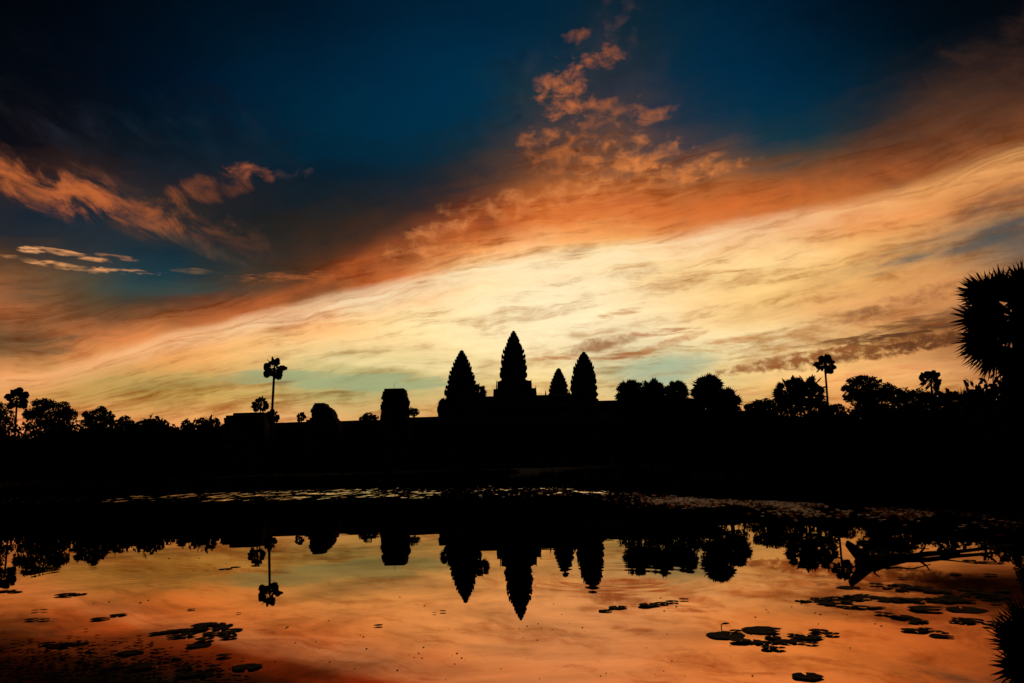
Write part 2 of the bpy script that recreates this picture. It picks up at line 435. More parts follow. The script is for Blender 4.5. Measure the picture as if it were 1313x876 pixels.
def water_material():
    mat = bpy.data.materials.new('still_pond_water')
    mat.use_nodes = True
    t = mat.node_tree
    t.nodes.clear()
    N = Net(t)
    m, rng = N.m, N.rng
    geo = N.node('ShaderNodeNewGeometry')
    sep = N.node('ShaderNodeSeparateXYZ')
    N.put(sep.inputs[0], geo.outputs['Position'])
    x, y = sep.outputs[0], sep.outputs[1]
    # slopes of small ripples; the wind reaches the far third of the pond
    pos = geo.outputs['Position']
    mp = N.node('ShaderNodeMapping')
    mp.inputs['Scale'].default_value = (0.55, 1.0, 1.0)
    N.put(mp.inputs[0], pos)
    n1 = N.noise(mp.outputs[0], 5.5, 3, 0.5)
    n2 = N.noise(mp.outputs[0], 1.1, 2, 0.5)
    mq = N.node('ShaderNodeMapping')
    mq.inputs['Scale'].default_value = (1.0, 0.20, 1.0)
    N.put(mq.inputs[0], pos)
    n3 = N.noise(mq.outputs[0], 3.6, 2, 0.5)
    patches = N.noise(mp.outputs[0], 0.16, 3, 0.6)
    edge = m('ADD', y, m('MULTIPLY', x, 0.25))
    windy = m('MULTIPLY', rng(edge, 20.5, 25, 0, 1, 'SMOOTHSTEP'), rng(patches.outputs[0], 0.38, 0.55, 0.25, 1.0))
    lefty = rng(x, -21, -11, 0.12, 1.0, 'SMOOTHSTEP')
    windy = m('MULTIPLY', windy, lefty)
    streaky = m('MULTIPLY', rng(edge, 9, 22, 0, 1, 'SMOOTHSTEP'), rng(patches.outputs[0], 0.55, 0.72, 0, 1))
    def slopes(i):
        def ch(n):
            s = N.node('ShaderNodeSeparateColor')
            N.put(s.inputs[0], n.outputs['Color'])
            return m('SUBTRACT', s.outputs[i], 0.5)
        calm = m('ADD', m('MULTIPLY', ch(n1), 0.0042), m('MULTIPLY', ch(n2), 0.0026))
        rough = m('MULTIPLY', ch(n3), m('ADD', m('MULTIPLY', windy, 0.5), m('MULTIPLY', streaky, 0.03)))
        return m('ADD', calm, rough)
    sx, sy = slopes(0), slopes(1)
    # two sets of rings where something touched the water
    for (cx, cy, r0, r1, wave, amp) in RINGS:
        dx, dy = m('SUBTRACT', x, cx), m('SUBTRACT', y, cy)
        r = m('SQRT', m('ADD', m('MULTIPLY', dx, dx), m('MULTIPLY', dy, dy)))
        env = m('MULTIPLY', rng(r, r0 * 0.5, r0, 0, 1, 'SMOOTHSTEP'), rng(r, r0, r1, 1, 0, 'SMOOTHSTEP'))
        s = m('MULTIPLY', m('MULTIPLY', m('SINE', m('MULTIPLY', r, 6.2832 / wave)), env), amp)
        sx = m('ADD', sx, m('MULTIPLY', s, m('DIVIDE', dx, r)))
        sy = m('ADD', sy, m('MULTIPLY', s, m('DIVIDE', dy, r)))
    nv = N.node('ShaderNodeVectorMath', operation='NORMALIZE')
    N.put(nv.inputs[0], N.xyz(sx, sy, 1.0))
    # mirror tint: the image loses blue and green, most where one looks more steeply down
    fr = N.node('ShaderNodeFresnel')
    fr.inputs[0].default_value = 1.33
    tint = N.node('ShaderNodeValToRGB')
    tint.color_ramp.elements[0].position = 0.22
    tint.color_ramp.elements[0].color = (0.72, 0.27, 0.13, 1)
    tint.color_ramp.elements[1].position = 0.80
    tint.color_ramp.elements[1].color = (0.85, 0.68, 0.50, 1)
    e = tint.color_ramp.elements.new(0.42)
    e.color = (0.78, 0.37, 0.18, 1)
    e = tint.color_ramp.elements.new(0.60)
    e.color = (0.60, 0.44, 0.26, 1)
    N.put(tint.inputs[0], fr.outputs[0])
    gl = N.node('ShaderNodeBsdfGlossy')
    gl.inputs['Roughness'].default_value = 0.004
    N.put(gl.inputs['Color'], tint.outputs[0])
    N.put(gl.inputs['Normal'], nv.outputs[0])
    # dark reflections painted in: the mirror is dulled in patches, most in near corners
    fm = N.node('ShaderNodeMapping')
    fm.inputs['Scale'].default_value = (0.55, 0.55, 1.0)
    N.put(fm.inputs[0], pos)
    painted_dark_n = N.noise(fm.outputs[0], 1.4, 6, 0.62, 0.6)
    painted_dark = rng(painted_dark_n.outputs[0], 0.40, 0.72, 0.0, 0.52, 'SMOOTHSTEP')
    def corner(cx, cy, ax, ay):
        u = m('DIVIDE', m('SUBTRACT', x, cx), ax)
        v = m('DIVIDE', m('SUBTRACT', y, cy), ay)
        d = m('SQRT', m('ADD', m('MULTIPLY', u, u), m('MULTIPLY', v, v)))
        d = m('ADD', d, m('MULTIPLY', m('SUBTRACT', painted_dark_n.outputs[0], 0.5), 1.1))
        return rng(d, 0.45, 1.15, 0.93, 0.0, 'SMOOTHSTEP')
    painted_dark = m('MAXIMUM', painted_dark, m('MAXIMUM', corner(-2.5, 2.3, 2.5, 2.3), corner(2.8, 3.6, 0.95, 2.2)))
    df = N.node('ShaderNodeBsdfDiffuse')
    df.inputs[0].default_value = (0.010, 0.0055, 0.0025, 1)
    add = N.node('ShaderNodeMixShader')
    N.put(add.inputs[0], m('SUBTRACT', 0.97, painted_dark))
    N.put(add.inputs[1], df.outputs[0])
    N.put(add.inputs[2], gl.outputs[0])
    out = N.node('ShaderNodeOutputMaterial')
    N.put(out.inputs[0], add.outputs[0])
    return mat


ring_a, ring_b = on_water(800, 752), on_water(140, 742)
RINGS = [(ring_a.x, ring_a.y + 0.4, 0.45, 0.95, 0.17, 0.0035), (ring_b.x, ring_b.y + 0.35, 0.45, 1.0, 0.13, 0.0035)]
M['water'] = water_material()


# ---------------------------------------------------------------- mesh helpers
class MB:
    """collects faces and links them as ONE mesh object"""
    def __init__(self):
        self.v, self.f = [], []

    def face(self, pts):
        k = len(self.v)
        self.v.extend(tuple(p) for p in pts)
        self.f.append(tuple(range(k, k + len(pts))))

    def loft(self, rings, cap0=True, cap1=True):
        """skin a list of closed rings with equal point counts"""
        k = len(self.v)
        n = len(rings[0])
        for r in rings:
            self.v.extend(tuple(p) for p in r)
        for i in range(len(rings) - 1):
            for j in range(n):
                a, b = k + i * n + j, k + i * n + (j + 1) % n
                self.f.append((a, b, b + n, a + n))
        if cap0:
            self.f.append(tuple(k + j for j in reversed(range(n))))
        if cap1:
            self.f.append(tuple(k + (len(rings) - 1) * n + j for j in range(n)))

    def box(self, x0, x1, y0, y1, z0, z1, taper=1.0):
        cx, cy = (x0 + x1) / 2, (y0 + y1) / 2
        lo = [(x0, y0, z0), (x1, y0, z0), (x1, y1, z0), (x0, y1, z0)]
        hi = [(cx + (p[0] - cx) * taper, cy + (p[1] - cy) * taper, z1) for p in lo]
        self.loft([lo, hi])

    def tube(self, pts, radii, n=8, jitter=0.0, rnd=random):
        rings = []
        for i, p in enumerate(pts):
            p = Vector(p)
            a, b = Vector(pts[max(i - 1, 0)]), Vector(pts[min(i + 1, len(pts) - 1)])
            d = (b - a).normalized()
            u = d.cross(Vector((0, 1, 0) if abs(d.y) < 0.9 else (1, 0, 0))).normalized()
            w = d.cross(u)
            rings.append([p + (u * math.cos(t) + w * math.sin(t)) * radii[i] * (1 + jitter * rnd.uniform(-1, 1))
                          for t in (2 * math.pi * j / n for j in range(n))])
        self.loft(rings)

    def build(self, name, mat, parent=None, smooth=False, origin=None):
        me = bpy.data.meshes.new(name)
        o3 = Vector(origin) if origin is not None else Vector((0, 0, 0))
        me.from_pydata([tuple(Vector(p) - o3) for p in self.v], [], self.f)
        me.validate()
        me.update()
        me.materials.append(mat)
        if smooth:
            me.shade_smooth()
        ob = bpy.data.objects.new(name, me)
        col.objects.link(ob)
        if parent is not None:
            ob.parent = parent
        else:
            ob.location = o3
        return ob


def tag(o, label=None, cat=None, group=None, kind=None):
    for k, v in (('label', label), ('category', cat), ('group', group), ('kind', kind)):
        if v:
            o[k] = v
    return o


def thing(name, loc, label, cat, group=None):
    o = bpy.data.objects.new(name, None)
    o.empty_display_size = 0.3
    o.location = loc
    col.objects.link(o)
    return tag(o, label, cat, group)


def px_size(n, Y):
    return n * Y / FOCAL


# ---------------------------------------------------------------- ground and pond
shore_px = [(-60, 640), (150, 634), (400, 627.5), (560, 624), (650, 622.5), (760, 628), (900, 637), (1080, 645), (1200, 652), (1313, 660)]
shore = [on_water(*p) for p in shore_px]
POND = [(p.x, p.y) for p in shore] + [(6.9, 6), (7.6, 2.5), (8.0, -1.2), (-14, -1.2), (-25, 6), (-30, 24)]


def pond_distance(x, y):
    """distance to the shoreline, negative inside the pond"""
    best, inside = 1e9, False
    n = len(POND)
    for i in range(n):
        x0, y0 = POND[i]
        x1, y1 = POND[(i + 1) % n]
        dx, dy = x1 - x0, y1 - y0
        t = min(max(((x - x0) * dx + (y - y0) * dy) / (dx * dx + dy * dy), 0), 1)
        best = min(best, math.hypot(x - x0 - t * dx, y - y0 - t * dy))
        if (y0 > y) != (y1 > y) and x < (x1 - x0) * (y - y0) / (y1 - y0) + x0:
            inside = not inside
    return -best if inside else best


def ground_z(x, y):
    d = pond_distance(x, y)
    if d < 0:
        return max(-0.7, d * 0.3)
    bump = 0.05 * math.sin(x * 0.9 + y * 0.4) * math.sin(y * 0.7 - x * 0.3)
    return min(0.42, d * 0.22) + min(d, 1.0) * bump + 0.5 * min(max(d - 6, 0) / 60, 1)


def axis(lo, hi, step, far, grow):
    a = [lo + (hi - lo) * i / int((hi - lo) / step) for i in range(int((hi - lo) / step) + 1)]
    d = step
    while a[-1] < far:
        d *= grow
        a.append(a[-1] + d)
    d = step
    while a[0] > -far:
        d *= grow
        a.insert(0, a[0] - d)
    return a


def build_ground():
    xs, ys = axis(-42, 30, 0.8, 5000, 1.5), axis(-6, 60, 0.7, 5000, 1.5)
    g = MB()
    for y in ys:
        for x in xs:
            g.v.append((x, y, ground_z(x, y)))
    n = len(xs)
    for j in range(len(ys) - 1):
        for i in range(n - 1):
            k = j * n + i
            g.f.append((k, k + 1, k + 1 + n, k + n))
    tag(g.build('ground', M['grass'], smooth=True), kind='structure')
    w = MB()
    w.face([(-45, -8, 0), (25, -8, 0), (25, 60, 0), (-45, 60, 0)])
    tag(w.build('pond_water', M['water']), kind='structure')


build_ground()


# ---------------------------------------------------------------- temple
def redented(cx, cy, r, z, ry=None):
    """square plan with stepped corners, half width r"""
    ry = ry or r
    q = [(1, 0.40), (0.88, 0.40), (0.88, 0.62), (0.76, 0.62), (0.76, 0.76), (0.62, 0.76), (0.62, 0.88), (0.40, 0.88), (0.40, 1)]
    pts = []
    for k in range(4):
        for (a, b) in q:
            for _ in range(k):
                a, b = -b, a
            pts.append((cx + a * r, cy + b * ry, z))
    return pts


def profile_at(profile, y):
    for (y0, w0), (y1, w1) in zip(profile, profile[1:]):
        if y0 <= y <= y1:
            return w0 + (w1 - w0) * (y - y0) / (y1 - y0)
    return profile[-1][1] if y > profile[-1][0] else profile[0][1]


def temple_tower(label, D, xc, profile, tiers, base_y, ground=0.9, wall=True, lean=0.0, seed=1):
    """lotus-bud tower; profile is (photo y, half width in photo pixels) from tip to base"""
    rnd = random.Random(seed)
    s = D / FOCAL
    c = at(xc, base_y, D)
    root = thing('temple_tower', (c.x, c.y, ground), label, 'tower', 'lotus-bud towers of the temple')
    zt = lambda y: at(xc, y, D).z - ground
    xo = lambda y: at(xc, y, D).x - c.x + lean * s * (base_y - y)
    y_tip, y_base = profile[0][0], profile[-1][0]
    # heights of the tiers shrink towards the tip
    w = [rnd.uniform(0.86, 1.14) * 0.90 ** i for i in range(tiers)]
    tot = sum(w)
    y_top = y_tip + (y_base - y_tip) * 0.055
    ys = [y_base]
    for k in w:
        ys.append(ys[-1] - (y_base - y_top) * k / tot)
    for i in range(tiers):
        t = MB()
        y0, y1 = ys[i], ys[i + 1]
        h = y0 - y1
        r0, r1 = profile_at(profile, y0) * s * rnd.uniform(0.96, 1.03), profile_at(profile, y1) * s * 0.96
        x0 = xo(y0)
        rm = profile_at(profile, y1 + h * 0.35) * s * rnd.uniform(0.98, 1.06)
        z0, z1 = zt(y0), zt(y1)
        dz = z1 - z0
        rings = [(0, r0 * 0.93), (0.30, r0 * 0.91), (0.36, r0 * 0.96), (0.46, r0 * 0.97), (0.52, rm * 1.03), (0.62, rm * 1.04), (0.66, rm * 0.95), (1.0, r1 * 0.93)]
        t.loft([redented(x0, 0, r, z0 + f * dz) for f, r in rings])
        # antefixes: leaf-shaped stones standing on the cornice
        zc = z0 + 0.62 * dz
        for (a, b) in [(1, 0), (0, 1), (-1, 0), (0, -1), (0.82, 0.5), (0.5, 0.82), (-0.5, 0.82), (-0.82, 0.5), (-0.82, -0.5), (-0.5, -0.82), (0.5, -0.82), (0.82, -0.5),
                       (0.97, 0.28), (0.97, -0.28), (-0.97, 0.28), (-0.97, -0.28), (0.28, -0.97), (-0.28, -0.97), (0.28, 0.97), (-0.28, 0.97)]:
            if rnd.random() < 0.22:
                continue
            hh = dz * rnd.uniform(0.25, 0.75)
            ww = max(rm * 0.085, 0.12)
            px, py = x0 + a * rm * 0.99, b * rm * 0.99
            t.box(px - ww, px + ww, py - ww, py + ww, zc, zc + hh * 0.55, 0.9)
            t.box(px - ww * 0.9, px + ww * 0.9, py - ww * 0.9, py + ww * 0.9, zc + hh * 0.55, zc + hh, 0.15)
        t.build('tier', M['stone'], root)
    f = MB()
    r = profile_at(profile, ys[-1]) * s
    x0, z0, z1 = xo(ys[-1]), zt(ys[-1]), zt(y_tip)
    dz = z1 - z0
    f.loft([[(x0 + math.cos(2 * math.pi * j / 12) * r * k, math.sin(2 * math.pi * j / 12) * r * k, z0 + g * dz) for j in range(12)]
            for g, k in ((-0.05, 0.8), (0.15, 0.95), (0.3, 0.75), (0.45, 0.85), (0.75, 0.62), (0.9, 0.35), (1.0, 0.12))])
    f.build('finial', M['stone'], root)
    if wall:
        b = MB()
        r = profile[-1][1] * s
        zb = zt(y_base)
        b.loft([redented(0, 0, r * k, z) for k, z in ((1.12, 0), (1.12, zb * 0.1), (1.0, zb * 0.12), (0.97, zb * 0.9), (1.04, zb * 0.93), (1.04, zb * 0.995))])
        b.build('body', M['stone'], root)
    return root


def gallery(name, label, cat, D, x0, x1, ytop, depth, ground=0.9, pillars=0, roof_px=14, plinth_px=16, y_at=None, steps=3):
    """a long stone gallery: stepped plinth, pillared wall and a vaulted roof"""
    a, b = at(x0, ytop, D), at(x1, ytop, D)
    zt = (at((x0 + x1) / 2, y_at or ytop, D)).z
    L = b.x - a.x
    s = D / FOCAL
    root = thing(name, ((a.x + b.x) / 2, D + depth / 2, ground), label, cat)
    H = zt - ground
    zp, zr = plinth_px * s, H - roof_px * s
    p = MB()
    for i in range(steps):
        e = (steps - i) * 0.45
        p.box(-L / 2 - e, L / 2 + e, -depth / 2 - e, depth / 2 + e, zp * i / steps + (0.0 if i == 0 else 0.002), zp * (i + 1) / steps)
    p.build('plinth', M['stone'], root)
    w = MB()
    w.box(-L / 2 + 0.3, L / 2 - 0.3, -depth / 2 + 1.6, depth / 2 - 0.2, zp + 0.003, zr - 0.5)
    w.build('wall', M['stone'], root)
    c = MB()
    c.box(-L / 2, L / 2, -depth / 2 + 0.2, depth / 2, zr - 0.498, zr)
    c.build('cornice', M['stone'], root)
    if pillars:
        for i in range(pillars):
            q = MB()
            xx = -L / 2 + 0.6 + (L - 1.2) * i / (pillars - 1)
            q.box(xx - 0.42, xx + 0.42, -depth / 2 + 0.35, -depth / 2 + 1.15, zp + 0.002, zp + 0.5)
            q.box(xx - 0.3, xx + 0.3, -depth / 2 + 0.45, -depth / 2 + 1.05, zp + 0.502, zr - 1.0)
            q.box(xx - 0.45, xx + 0.45, -depth / 2 + 0.33, -depth / 2 + 1.17, zr - 0.998, zr - 0.5)
            q.build('pillar', M['stone'], root)
    r = MB()
    prof = [(-0.5, 0.0), (-0.49, 0.12), (-0.42, 0.38), (-0.30, 0.66), (-0.16, 0.88), (-0.05, 0.97), (0.05, 0.97), (0.16, 0.88), (0.30, 0.66), (0.42, 0.38), (0.49, 0.12), (0.5, 0.0)]
    n = max(2, int(L / 3))
    rnd = random.Random(int(x0 * 7 + ytop))
    rings = []
    for i in range(n + 1):
        xx = -L / 2 + L * i / n
        j = rnd.uniform(-0.05, 0.04)
        rings.append([(xx, y * depth, zr + 0.003 + max(0, z * (H - zr) * (1 + j * 0.4 * (z > 0.5)))) for y, z in prof])
    r.loft(rings)
    r.build('roof', M['stone'], root)
    return root


def mass(name, label, cat, D, outline, depth, ground=0.9, courses=9, parts=True, seed=3):
    """ruined block of masonry: outline = (y, x left, x right) in photo pixels from top to bottom, built course by course"""
    rnd = random.Random(seed)
    ytop, ybot = outline[0][0], outline[-1][0]
    xm = (outline[0][1] + outline[0][2]) / 2
    c = at(xm, ybot, D)
    root = thing(name, (c.x, D + depth / 2, ground), label, cat)
    def ends(y):
        for (y0, l0, r0), (y1, l1, r1) in zip(outline, outline[1:]):
            if y0 <= y <= y1:
                t = (y - y0) / max(y1 - y0, 1e-6)
                return l0 + (l1 - l0) * t, r0 + (r1 - r0) * t
        return outline[-1][1:]
    up = MB()
    for i in range(courses):
        ya = ytop + (ybot - ytop) * i / courses
        yb = ytop + (ybot - ytop) * (i + 1) / courses
        l, r = ends((ya + yb) / 2)
        pl, pr = at(l, ya, D), at(r, ya, D)
        z1, z0 = at(xm, ya, D).z - ground, at(xm, yb, D).z - ground
        j = [rnd.uniform(-0.3, 0.3) for _ in range(3)]
        up.box(pl.x - c.x + j[0] * 0.4, pr.x - c.x + j[1] * 0.4, -depth / 2 + j[2] * 0.5, depth / 2 + j[1] * 0.5, z0 + 0.004, z1, rnd.uniform(0.97, 1.0))
    up.build('upper_courses', M['stone'], root)
    zb = at(xm, ybot, D).z - ground
    l, r = ends(ybot)
    pl, pr = at(l, ybot, D).x - c.x, at(r, ybot, D).x - c.x
    w = MB()
    w.box(pl - 0.3, pr + 0.3, -depth / 2 - 0.3, depth / 2 + 0.3, zb * 0.25, zb)
    w.build('wall', M['stone'], root)
    b = MB()
    b.box(pl - 1.1, pr + 1.1, -depth / 2 - 1.1, depth / 2 + 1.1, 0.12 * zb + 0.002, zb * 0.248)
    b.box(pl - 1.8, pr + 1.8, -depth / 2 - 1.8, depth / 2 + 1.8, 0, 0.12 * zb)
    b.build('plinth', M['stone'], root)
    d = MB()
    d.box((pl + pr) / 2 - 0.9, (pl + pr) / 2 + 0.9, -depth / 2 - 0.75, -depth / 2 - 0.302, zb * 0.25 + 0.003, zb * 0.7)
    d.box((pl + pr) / 2 - 1.3, (pl + pr) / 2 + 1.3, -depth / 2 - 0.85, -depth / 2 - 0.302, zb * 0.7 + 0.002, zb * 0.82, 0.6)
    d.build('doorway', M['stone'], root)
    return root


temple_tower('tallest stepped lotus-bud temple tower, at the centre above the raised terrace', 330, 658.5,
             [(424, 1.5), (430, 3.6), (436, 7), (443, 9.5), (450, 12), (458, 14), (466, 15.5), (475, 16.6), (484, 17.2), (488, 17.5)], 10, 488, seed=11)
temple_tower('broad lotus-bud temple tower at the left, partly overgrown at its foot', 300, 592,
             [(449, 1.5), (455, 4.5), (462, 8), (470, 11), (478, 14), (488, 17), (500, 19), (512, 21.5), (525, 23.5), (533, 25)], 12, 533, seed=12)
temple_tower('smallest lotus-bud temple tower, standing between the tallest and the right tower', 350, 716.3,
             [(472, 1.2), (477, 4), (484, 7), (490, 9.5), (497, 11.3), (504, 12.5)], 8, 504, seed=13)
temple_tower('slim lotus-bud temple tower at the right end of the terrace', 315, 748.5,
             [(451, 1.5), (457, 5), (464, 8.5), (472, 12), (481, 14), (490, 15.3), (500, 16.3), (512, 17.5)], 10, 512, seed=14)
# the raised terrace under the towers, with the stepped roofs of its porches
ter = gallery('temple_terrace', 'high raised stone terrace carrying the central temple towers', 'terrace', 322, 612, 766, 503.5, 26, roof_px=5, plinth_px=60, steps=8, y_at=503.5)
for (l, r, y) in ((637, 682, 485), (632, 688.5, 495), (634.5, 637, 484), (681, 683, 482.5), (687, 689, 490.5), (631, 633, 495.5), (700, 702, 497), (728.5, 731, 499), (731, 733.5, 496)):
    b = MB()
    p0, p1 = at(l, y, 321), at(r, y, 321)
    b.box(p0.x - ter.location.x, p1.x - ter.location.x, -4 if r - l > 10 else -2, 4 if r - l > 10 else -0.5, at(660, 505, 321).z - 0.9, at((l + r) / 2, y, 321).z - 0.9, 1.0 if r - l > 10 else 0.35)
    b.build('porch_roof' if r - l > 10 else 'roof_finial', M['stone'], ter)
gallery('temple_gallery', 'second stone gallery of the temple, flat roofed, running right behind the palms', 'gallery', 285, 560, 905, 511.5, 12, roof_px=9, plinth_px=40, pillars=40, y_at=513, steps=4)
gallery('temple_gallery', 'short stone gallery wing joining the ruined tower to the left temple tower', 'gallery', 240, 520, 575, 533, 9, roof_px=9, plinth_px=34, pillars=8, steps=4)
gallery('temple_gallery', 'long low outer stone gallery stretching left under the ruined tower and palms', 'gallery', 225, 280, 1000, 543.5, 8, roof_px=11, plinth_px=18, pillars=60, y_at=533.2)
mass('ruined_tower', 'ruined squat stone tower with a broken flat top, rising from the gallery roof', 'tower', 215,
     [(498, 503, 517.5), (499, 493, 518), (503, 491, 518.5), (508, 488.5, 519.5), (512, 490, 521.5), (515, 490, 521), (520, 487, 521), (526, 488, 520.5), (545, 486.5, 522)], 7, seed=4, courses=14)
mass('domed_pavilion', 'rounded stone pavilion with a stepped worn dome above the gallery roof', 'pavilion', 215,
     [(516.8, 405, 413), (518, 402.5, 415), (521, 400.5, 416.5), (524, 398.5, 423), (527, 398.5, 425), (531, 399, 427.5), (536, 400, 427.5), (538, 393, 429), (545, 392, 433)], 6, seed=5, courses=12)
mass('corner_pavilion', 'wide blocky stone pavilion with stepped eaves at the left end of the gallery', 'pavilion', 212,
     [(529, 305, 337), (531, 296, 338), (534, 289, 338.5), (538, 286, 339), (541, 287.5, 338.5), (550, 286, 338.5), (556, 283, 339)], 10, seed=6, courses=9)
rod = MB()
base = at(505.5, 499, 218.5)
rod.tube([base, base + Vector((0, 0, px_size(8, 218)))], [0.05, 0.03], 6)
o = rod.build('lightning_rod', M['metal'], origin=base)
tag(o, 'thin bare rod standing on top of the ruined squat tower', 'rod')


# ---------------------------------------------------------------- vegetation
def unit(rnd):
    while True:
        v = Vector((rnd.uniform(-1, 1), rnd.uniform(-1, 1), rnd.uniform(-1, 1)))
        if 0.05 < v.length <= 1:
            return v


def leaf(mb, p, size, rnd):
    d = unit(rnd).normalized()
    u = d.cross(unit(rnd)).normalized()
    l, w = size * rnd.uniform(0.7, 1.3), size * rnd.uniform(0.35, 0.6)
    mb.face([p - d * l * 0.5, p + u * w * 0.5, p + d * l * 0.5, p - u * w * 0.5])


def broad_tree(name, label, cat, D, blobs, trunk_px, group=None, leaf_px=3.6, density=1.0, seed=1, core=0.72):
    """leafy tree: blobs are (x, y, rx, ry) in photo pixels; each becomes a clump of leaves at distance D"""
    rnd = random.Random(seed)
    s = D / FOCAL
    cs = [(at(x, y, D + rnd.uniform(-0.25, 0.25) * rx * s * 2), rx * s, ry * s) for (x, y, rx, ry) in blobs]
    cx = at(trunk_px, 560, D).x
    gz = ground_z(cx, D) - 0.05
    base = Vector((cx, D, gz))
    root = thing(name, base, label, cat, group)
    tb = MB()
    top = sum((c[0] for c in cs), Vector()) / len(cs) - base
    H = top.z
    th = max(0.12, 0.035 * H)
    fork = Vector((top.x * 0.5, top.y * 0.5, H * 0.62))
    tb.tube([(0, 0, 0), (fork.x * 0.2, fork.y * 0.2, H * 0.2), (fork.x * 0.6, fork.y * 0.5, H * 0.42), fork], [th * 1.35, th, th * 0.85, th * 0.7], 9, 0.06, rnd)
    tb.build('trunk', M['bark'], root, True)
    lb = MB()
    for c, rx, ry in cs:
        e = c - base
        mid = fork.lerp(e, 0.5) + Vector((rnd.uniform(-1, 1), rnd.uniform(-1, 1), 0.4)) * 0.12 * (e - fork).length
        lb.tube([fork, mid, e], [th * 0.5, th * 0.3, th * 0.08], 6, 0.05, rnd)
        for _ in range(4):
            v = unit(rnd)
            q = e + Vector((v.x * rx, v.y * rx, v.z * ry)) * 0.85
            lb.tube([mid, mid.lerp(q, 0.5) + Vector((0, 0, 0.08 * rx)), q], [th * 0.18, th * 0.1, th * 0.03], 5)
    lb.build('limbs', M['bark'], root, True)
    cr = MB()
    ls = leaf_px * s
    for c, rx, ry in cs:
        e = c - base
        n = int(density * 80 * (rx / ls) * (ry / ls) * 0.9) + 40
        subs = [(unit(rnd), rnd.uniform(0.24, 0.42)) for _ in range(14)]
        for i in range(n):
            if i % 5 < 3:
                v0, r = subs[i % 14]
                v = v0.normalized() * 0.78 + unit(rnd) * r
            else:
                v = unit(rnd) * (1.0 if i % 2 else core)
            leaf(cr, e + Vector((v.x * rx, v.y * rx, v.z * ry)), ls, rnd)
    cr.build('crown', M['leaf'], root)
    return root


def fan_leaf(mb, o, d, n, petiole, rad, rnd, segs=18, spread=215, join=0.60, blade=0.72):
    """a fan leaf of a sugar palm: stalk o -> o + d*petiole, pleated segments that part towards their tips"""
    d = d.normalized()
    side = d.cross(n).normalized()
    n = side.cross(d).normalized()
    sag = Vector((0, 0, -1))
    hub = o + d * petiole + sag * petiole * 0.10
    w = max(petiole * 0.030, rad * 0.02)
    mb.face([o - side * w * 1.6, o + side * w * 1.6, hub + side * w, hub - side * w])
    mb.face([o - n * w * 1.2, o + n * w * 1.2, hub + n * w, hub - n * w])
    for i in range(segs):
        a = R(-spread / 2 + spread * (i + 0.5) / segs)
        da = R(spread / segs) * blade
        l = rad * (0.80 + 0.20 * math.cos(a * 0.8)) * rnd.uniform(0.9, 1.06)
        cup = 0.10 * rad * (1 if i % 2 else -1) * 0.4
        def dirv(t):
            return d * math.cos(t) + side * math.sin(t)
        mid = join * l
        p1 = hub + dirv(a - da) * mid + n * cup
        p2 = hub + dirv(a + da) * mid - n * cup
        tip = hub + dirv(a + rnd.uniform(-0.04, 0.04)) * l + sag * l * rnd.uniform(0.02, 0.14)
        mb.face([hub, p1, tip, p2])


def sugar_palm(label, D, cx, cy, rad_px, foot_px, group='sugar palms of the skyline', fans=30, seed=1, segs=16, squash=1.0, low=-0.85, trunk_px=None, fan_share=0.50, skirt=0, style='open'):
    rnd = random.Random(seed)
    s = D / FOCAL
    c = at(cx, cy, D)
    Rm = rad_px * s
    spread, join, blade, short = {'open': (250, 0.60, 0.72, 0.4), 'ball': (300, 0.82, 0.95, 0.75), 'near': (230, 0.50, 0.58, 0.4)}[style]
    if style == 'ball':
        fans, fan_share = 27, 0.40
    fx = at(foot_px, cy + 40, D).x
    gz = ground_z(fx, D) - 0.05
    base = Vector((fx, D, gz))
    root = thing('sugar_palm', base, label, 'palm', group)
    e = c - base
    heart = e - Vector((0, 0, Rm * 0.08))
    tr = (trunk_px * s / 2) if trunk_px else max(0.14, Rm * 0.085)
    t = MB()
    pts, rr = [], []
    for i in range(9):
        f = i / 8
        pts.append((heart.x * f ** 1.4, heart.y * f, heart.z * f))
        rr.append(tr * (1.5 if i == 0 else (1.08 - 0.25 * f)) * (1.12 if i == 8 else 1))
    t.tube(pts, rr, 10, 0.03, rnd)
    t.build('trunk', M['palm_bark'], root, True)
    cr = MB()
    for k in range(fans):
        # spread the leaves over the crown on a golden-angle spiral
        zz = 1 - (1 - low) * (k + 0.5) / fans
        ph = k * 2.39996 + rnd.uniform(-0.6, 0.6)
        q = math.sqrt(max(0, 1 - zz * zz))
        d = Vector((math.cos(ph) * q, math.sin(ph) * q, zz + rnd.uniform(-0.2, 0.2)))
        up = Vector((0, 0, 1)) if abs(d.z) < 0.9 else Vector((math.cos(ph + 1), math.sin(ph + 1), 0))
        nrm = (up * 0.25 + unit(rnd))
        if nrm.cross(d).length < 0.1:
            nrm = Vector((d.y, -d.x, 0.3))
        ln = rnd.uniform(0.90, 1.10)
        d2 = Vector((d.x, d.y, d.z * squash))
        fr = Rm * fan_share * ln
        fan_leaf(cr, heart, d2, nrm, (Rm * 1.04 - fr) * ln * rnd.choice((1, 1, 1, short)), fr, rnd, segs, spread, join, blade)
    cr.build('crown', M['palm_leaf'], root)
    if skirt:
        sk = MB()
        for k in range(skirt):
            ph = k * 2.39996
            d = Vector((math.cos(ph) * 0.45, math.sin(ph) * 0.45, -1))
            fan_leaf(sk, heart + Vector((0, 0, -Rm * rnd.uniform(0.1, 0.9))), d, Vector((math.sin(ph), math.cos(ph), 0.4)), Rm * 0.25, Rm * 0.42, rnd, 12, 150)
        sk.build('dead_leaf_skirt', M['palm_leaf'], root)
    return root


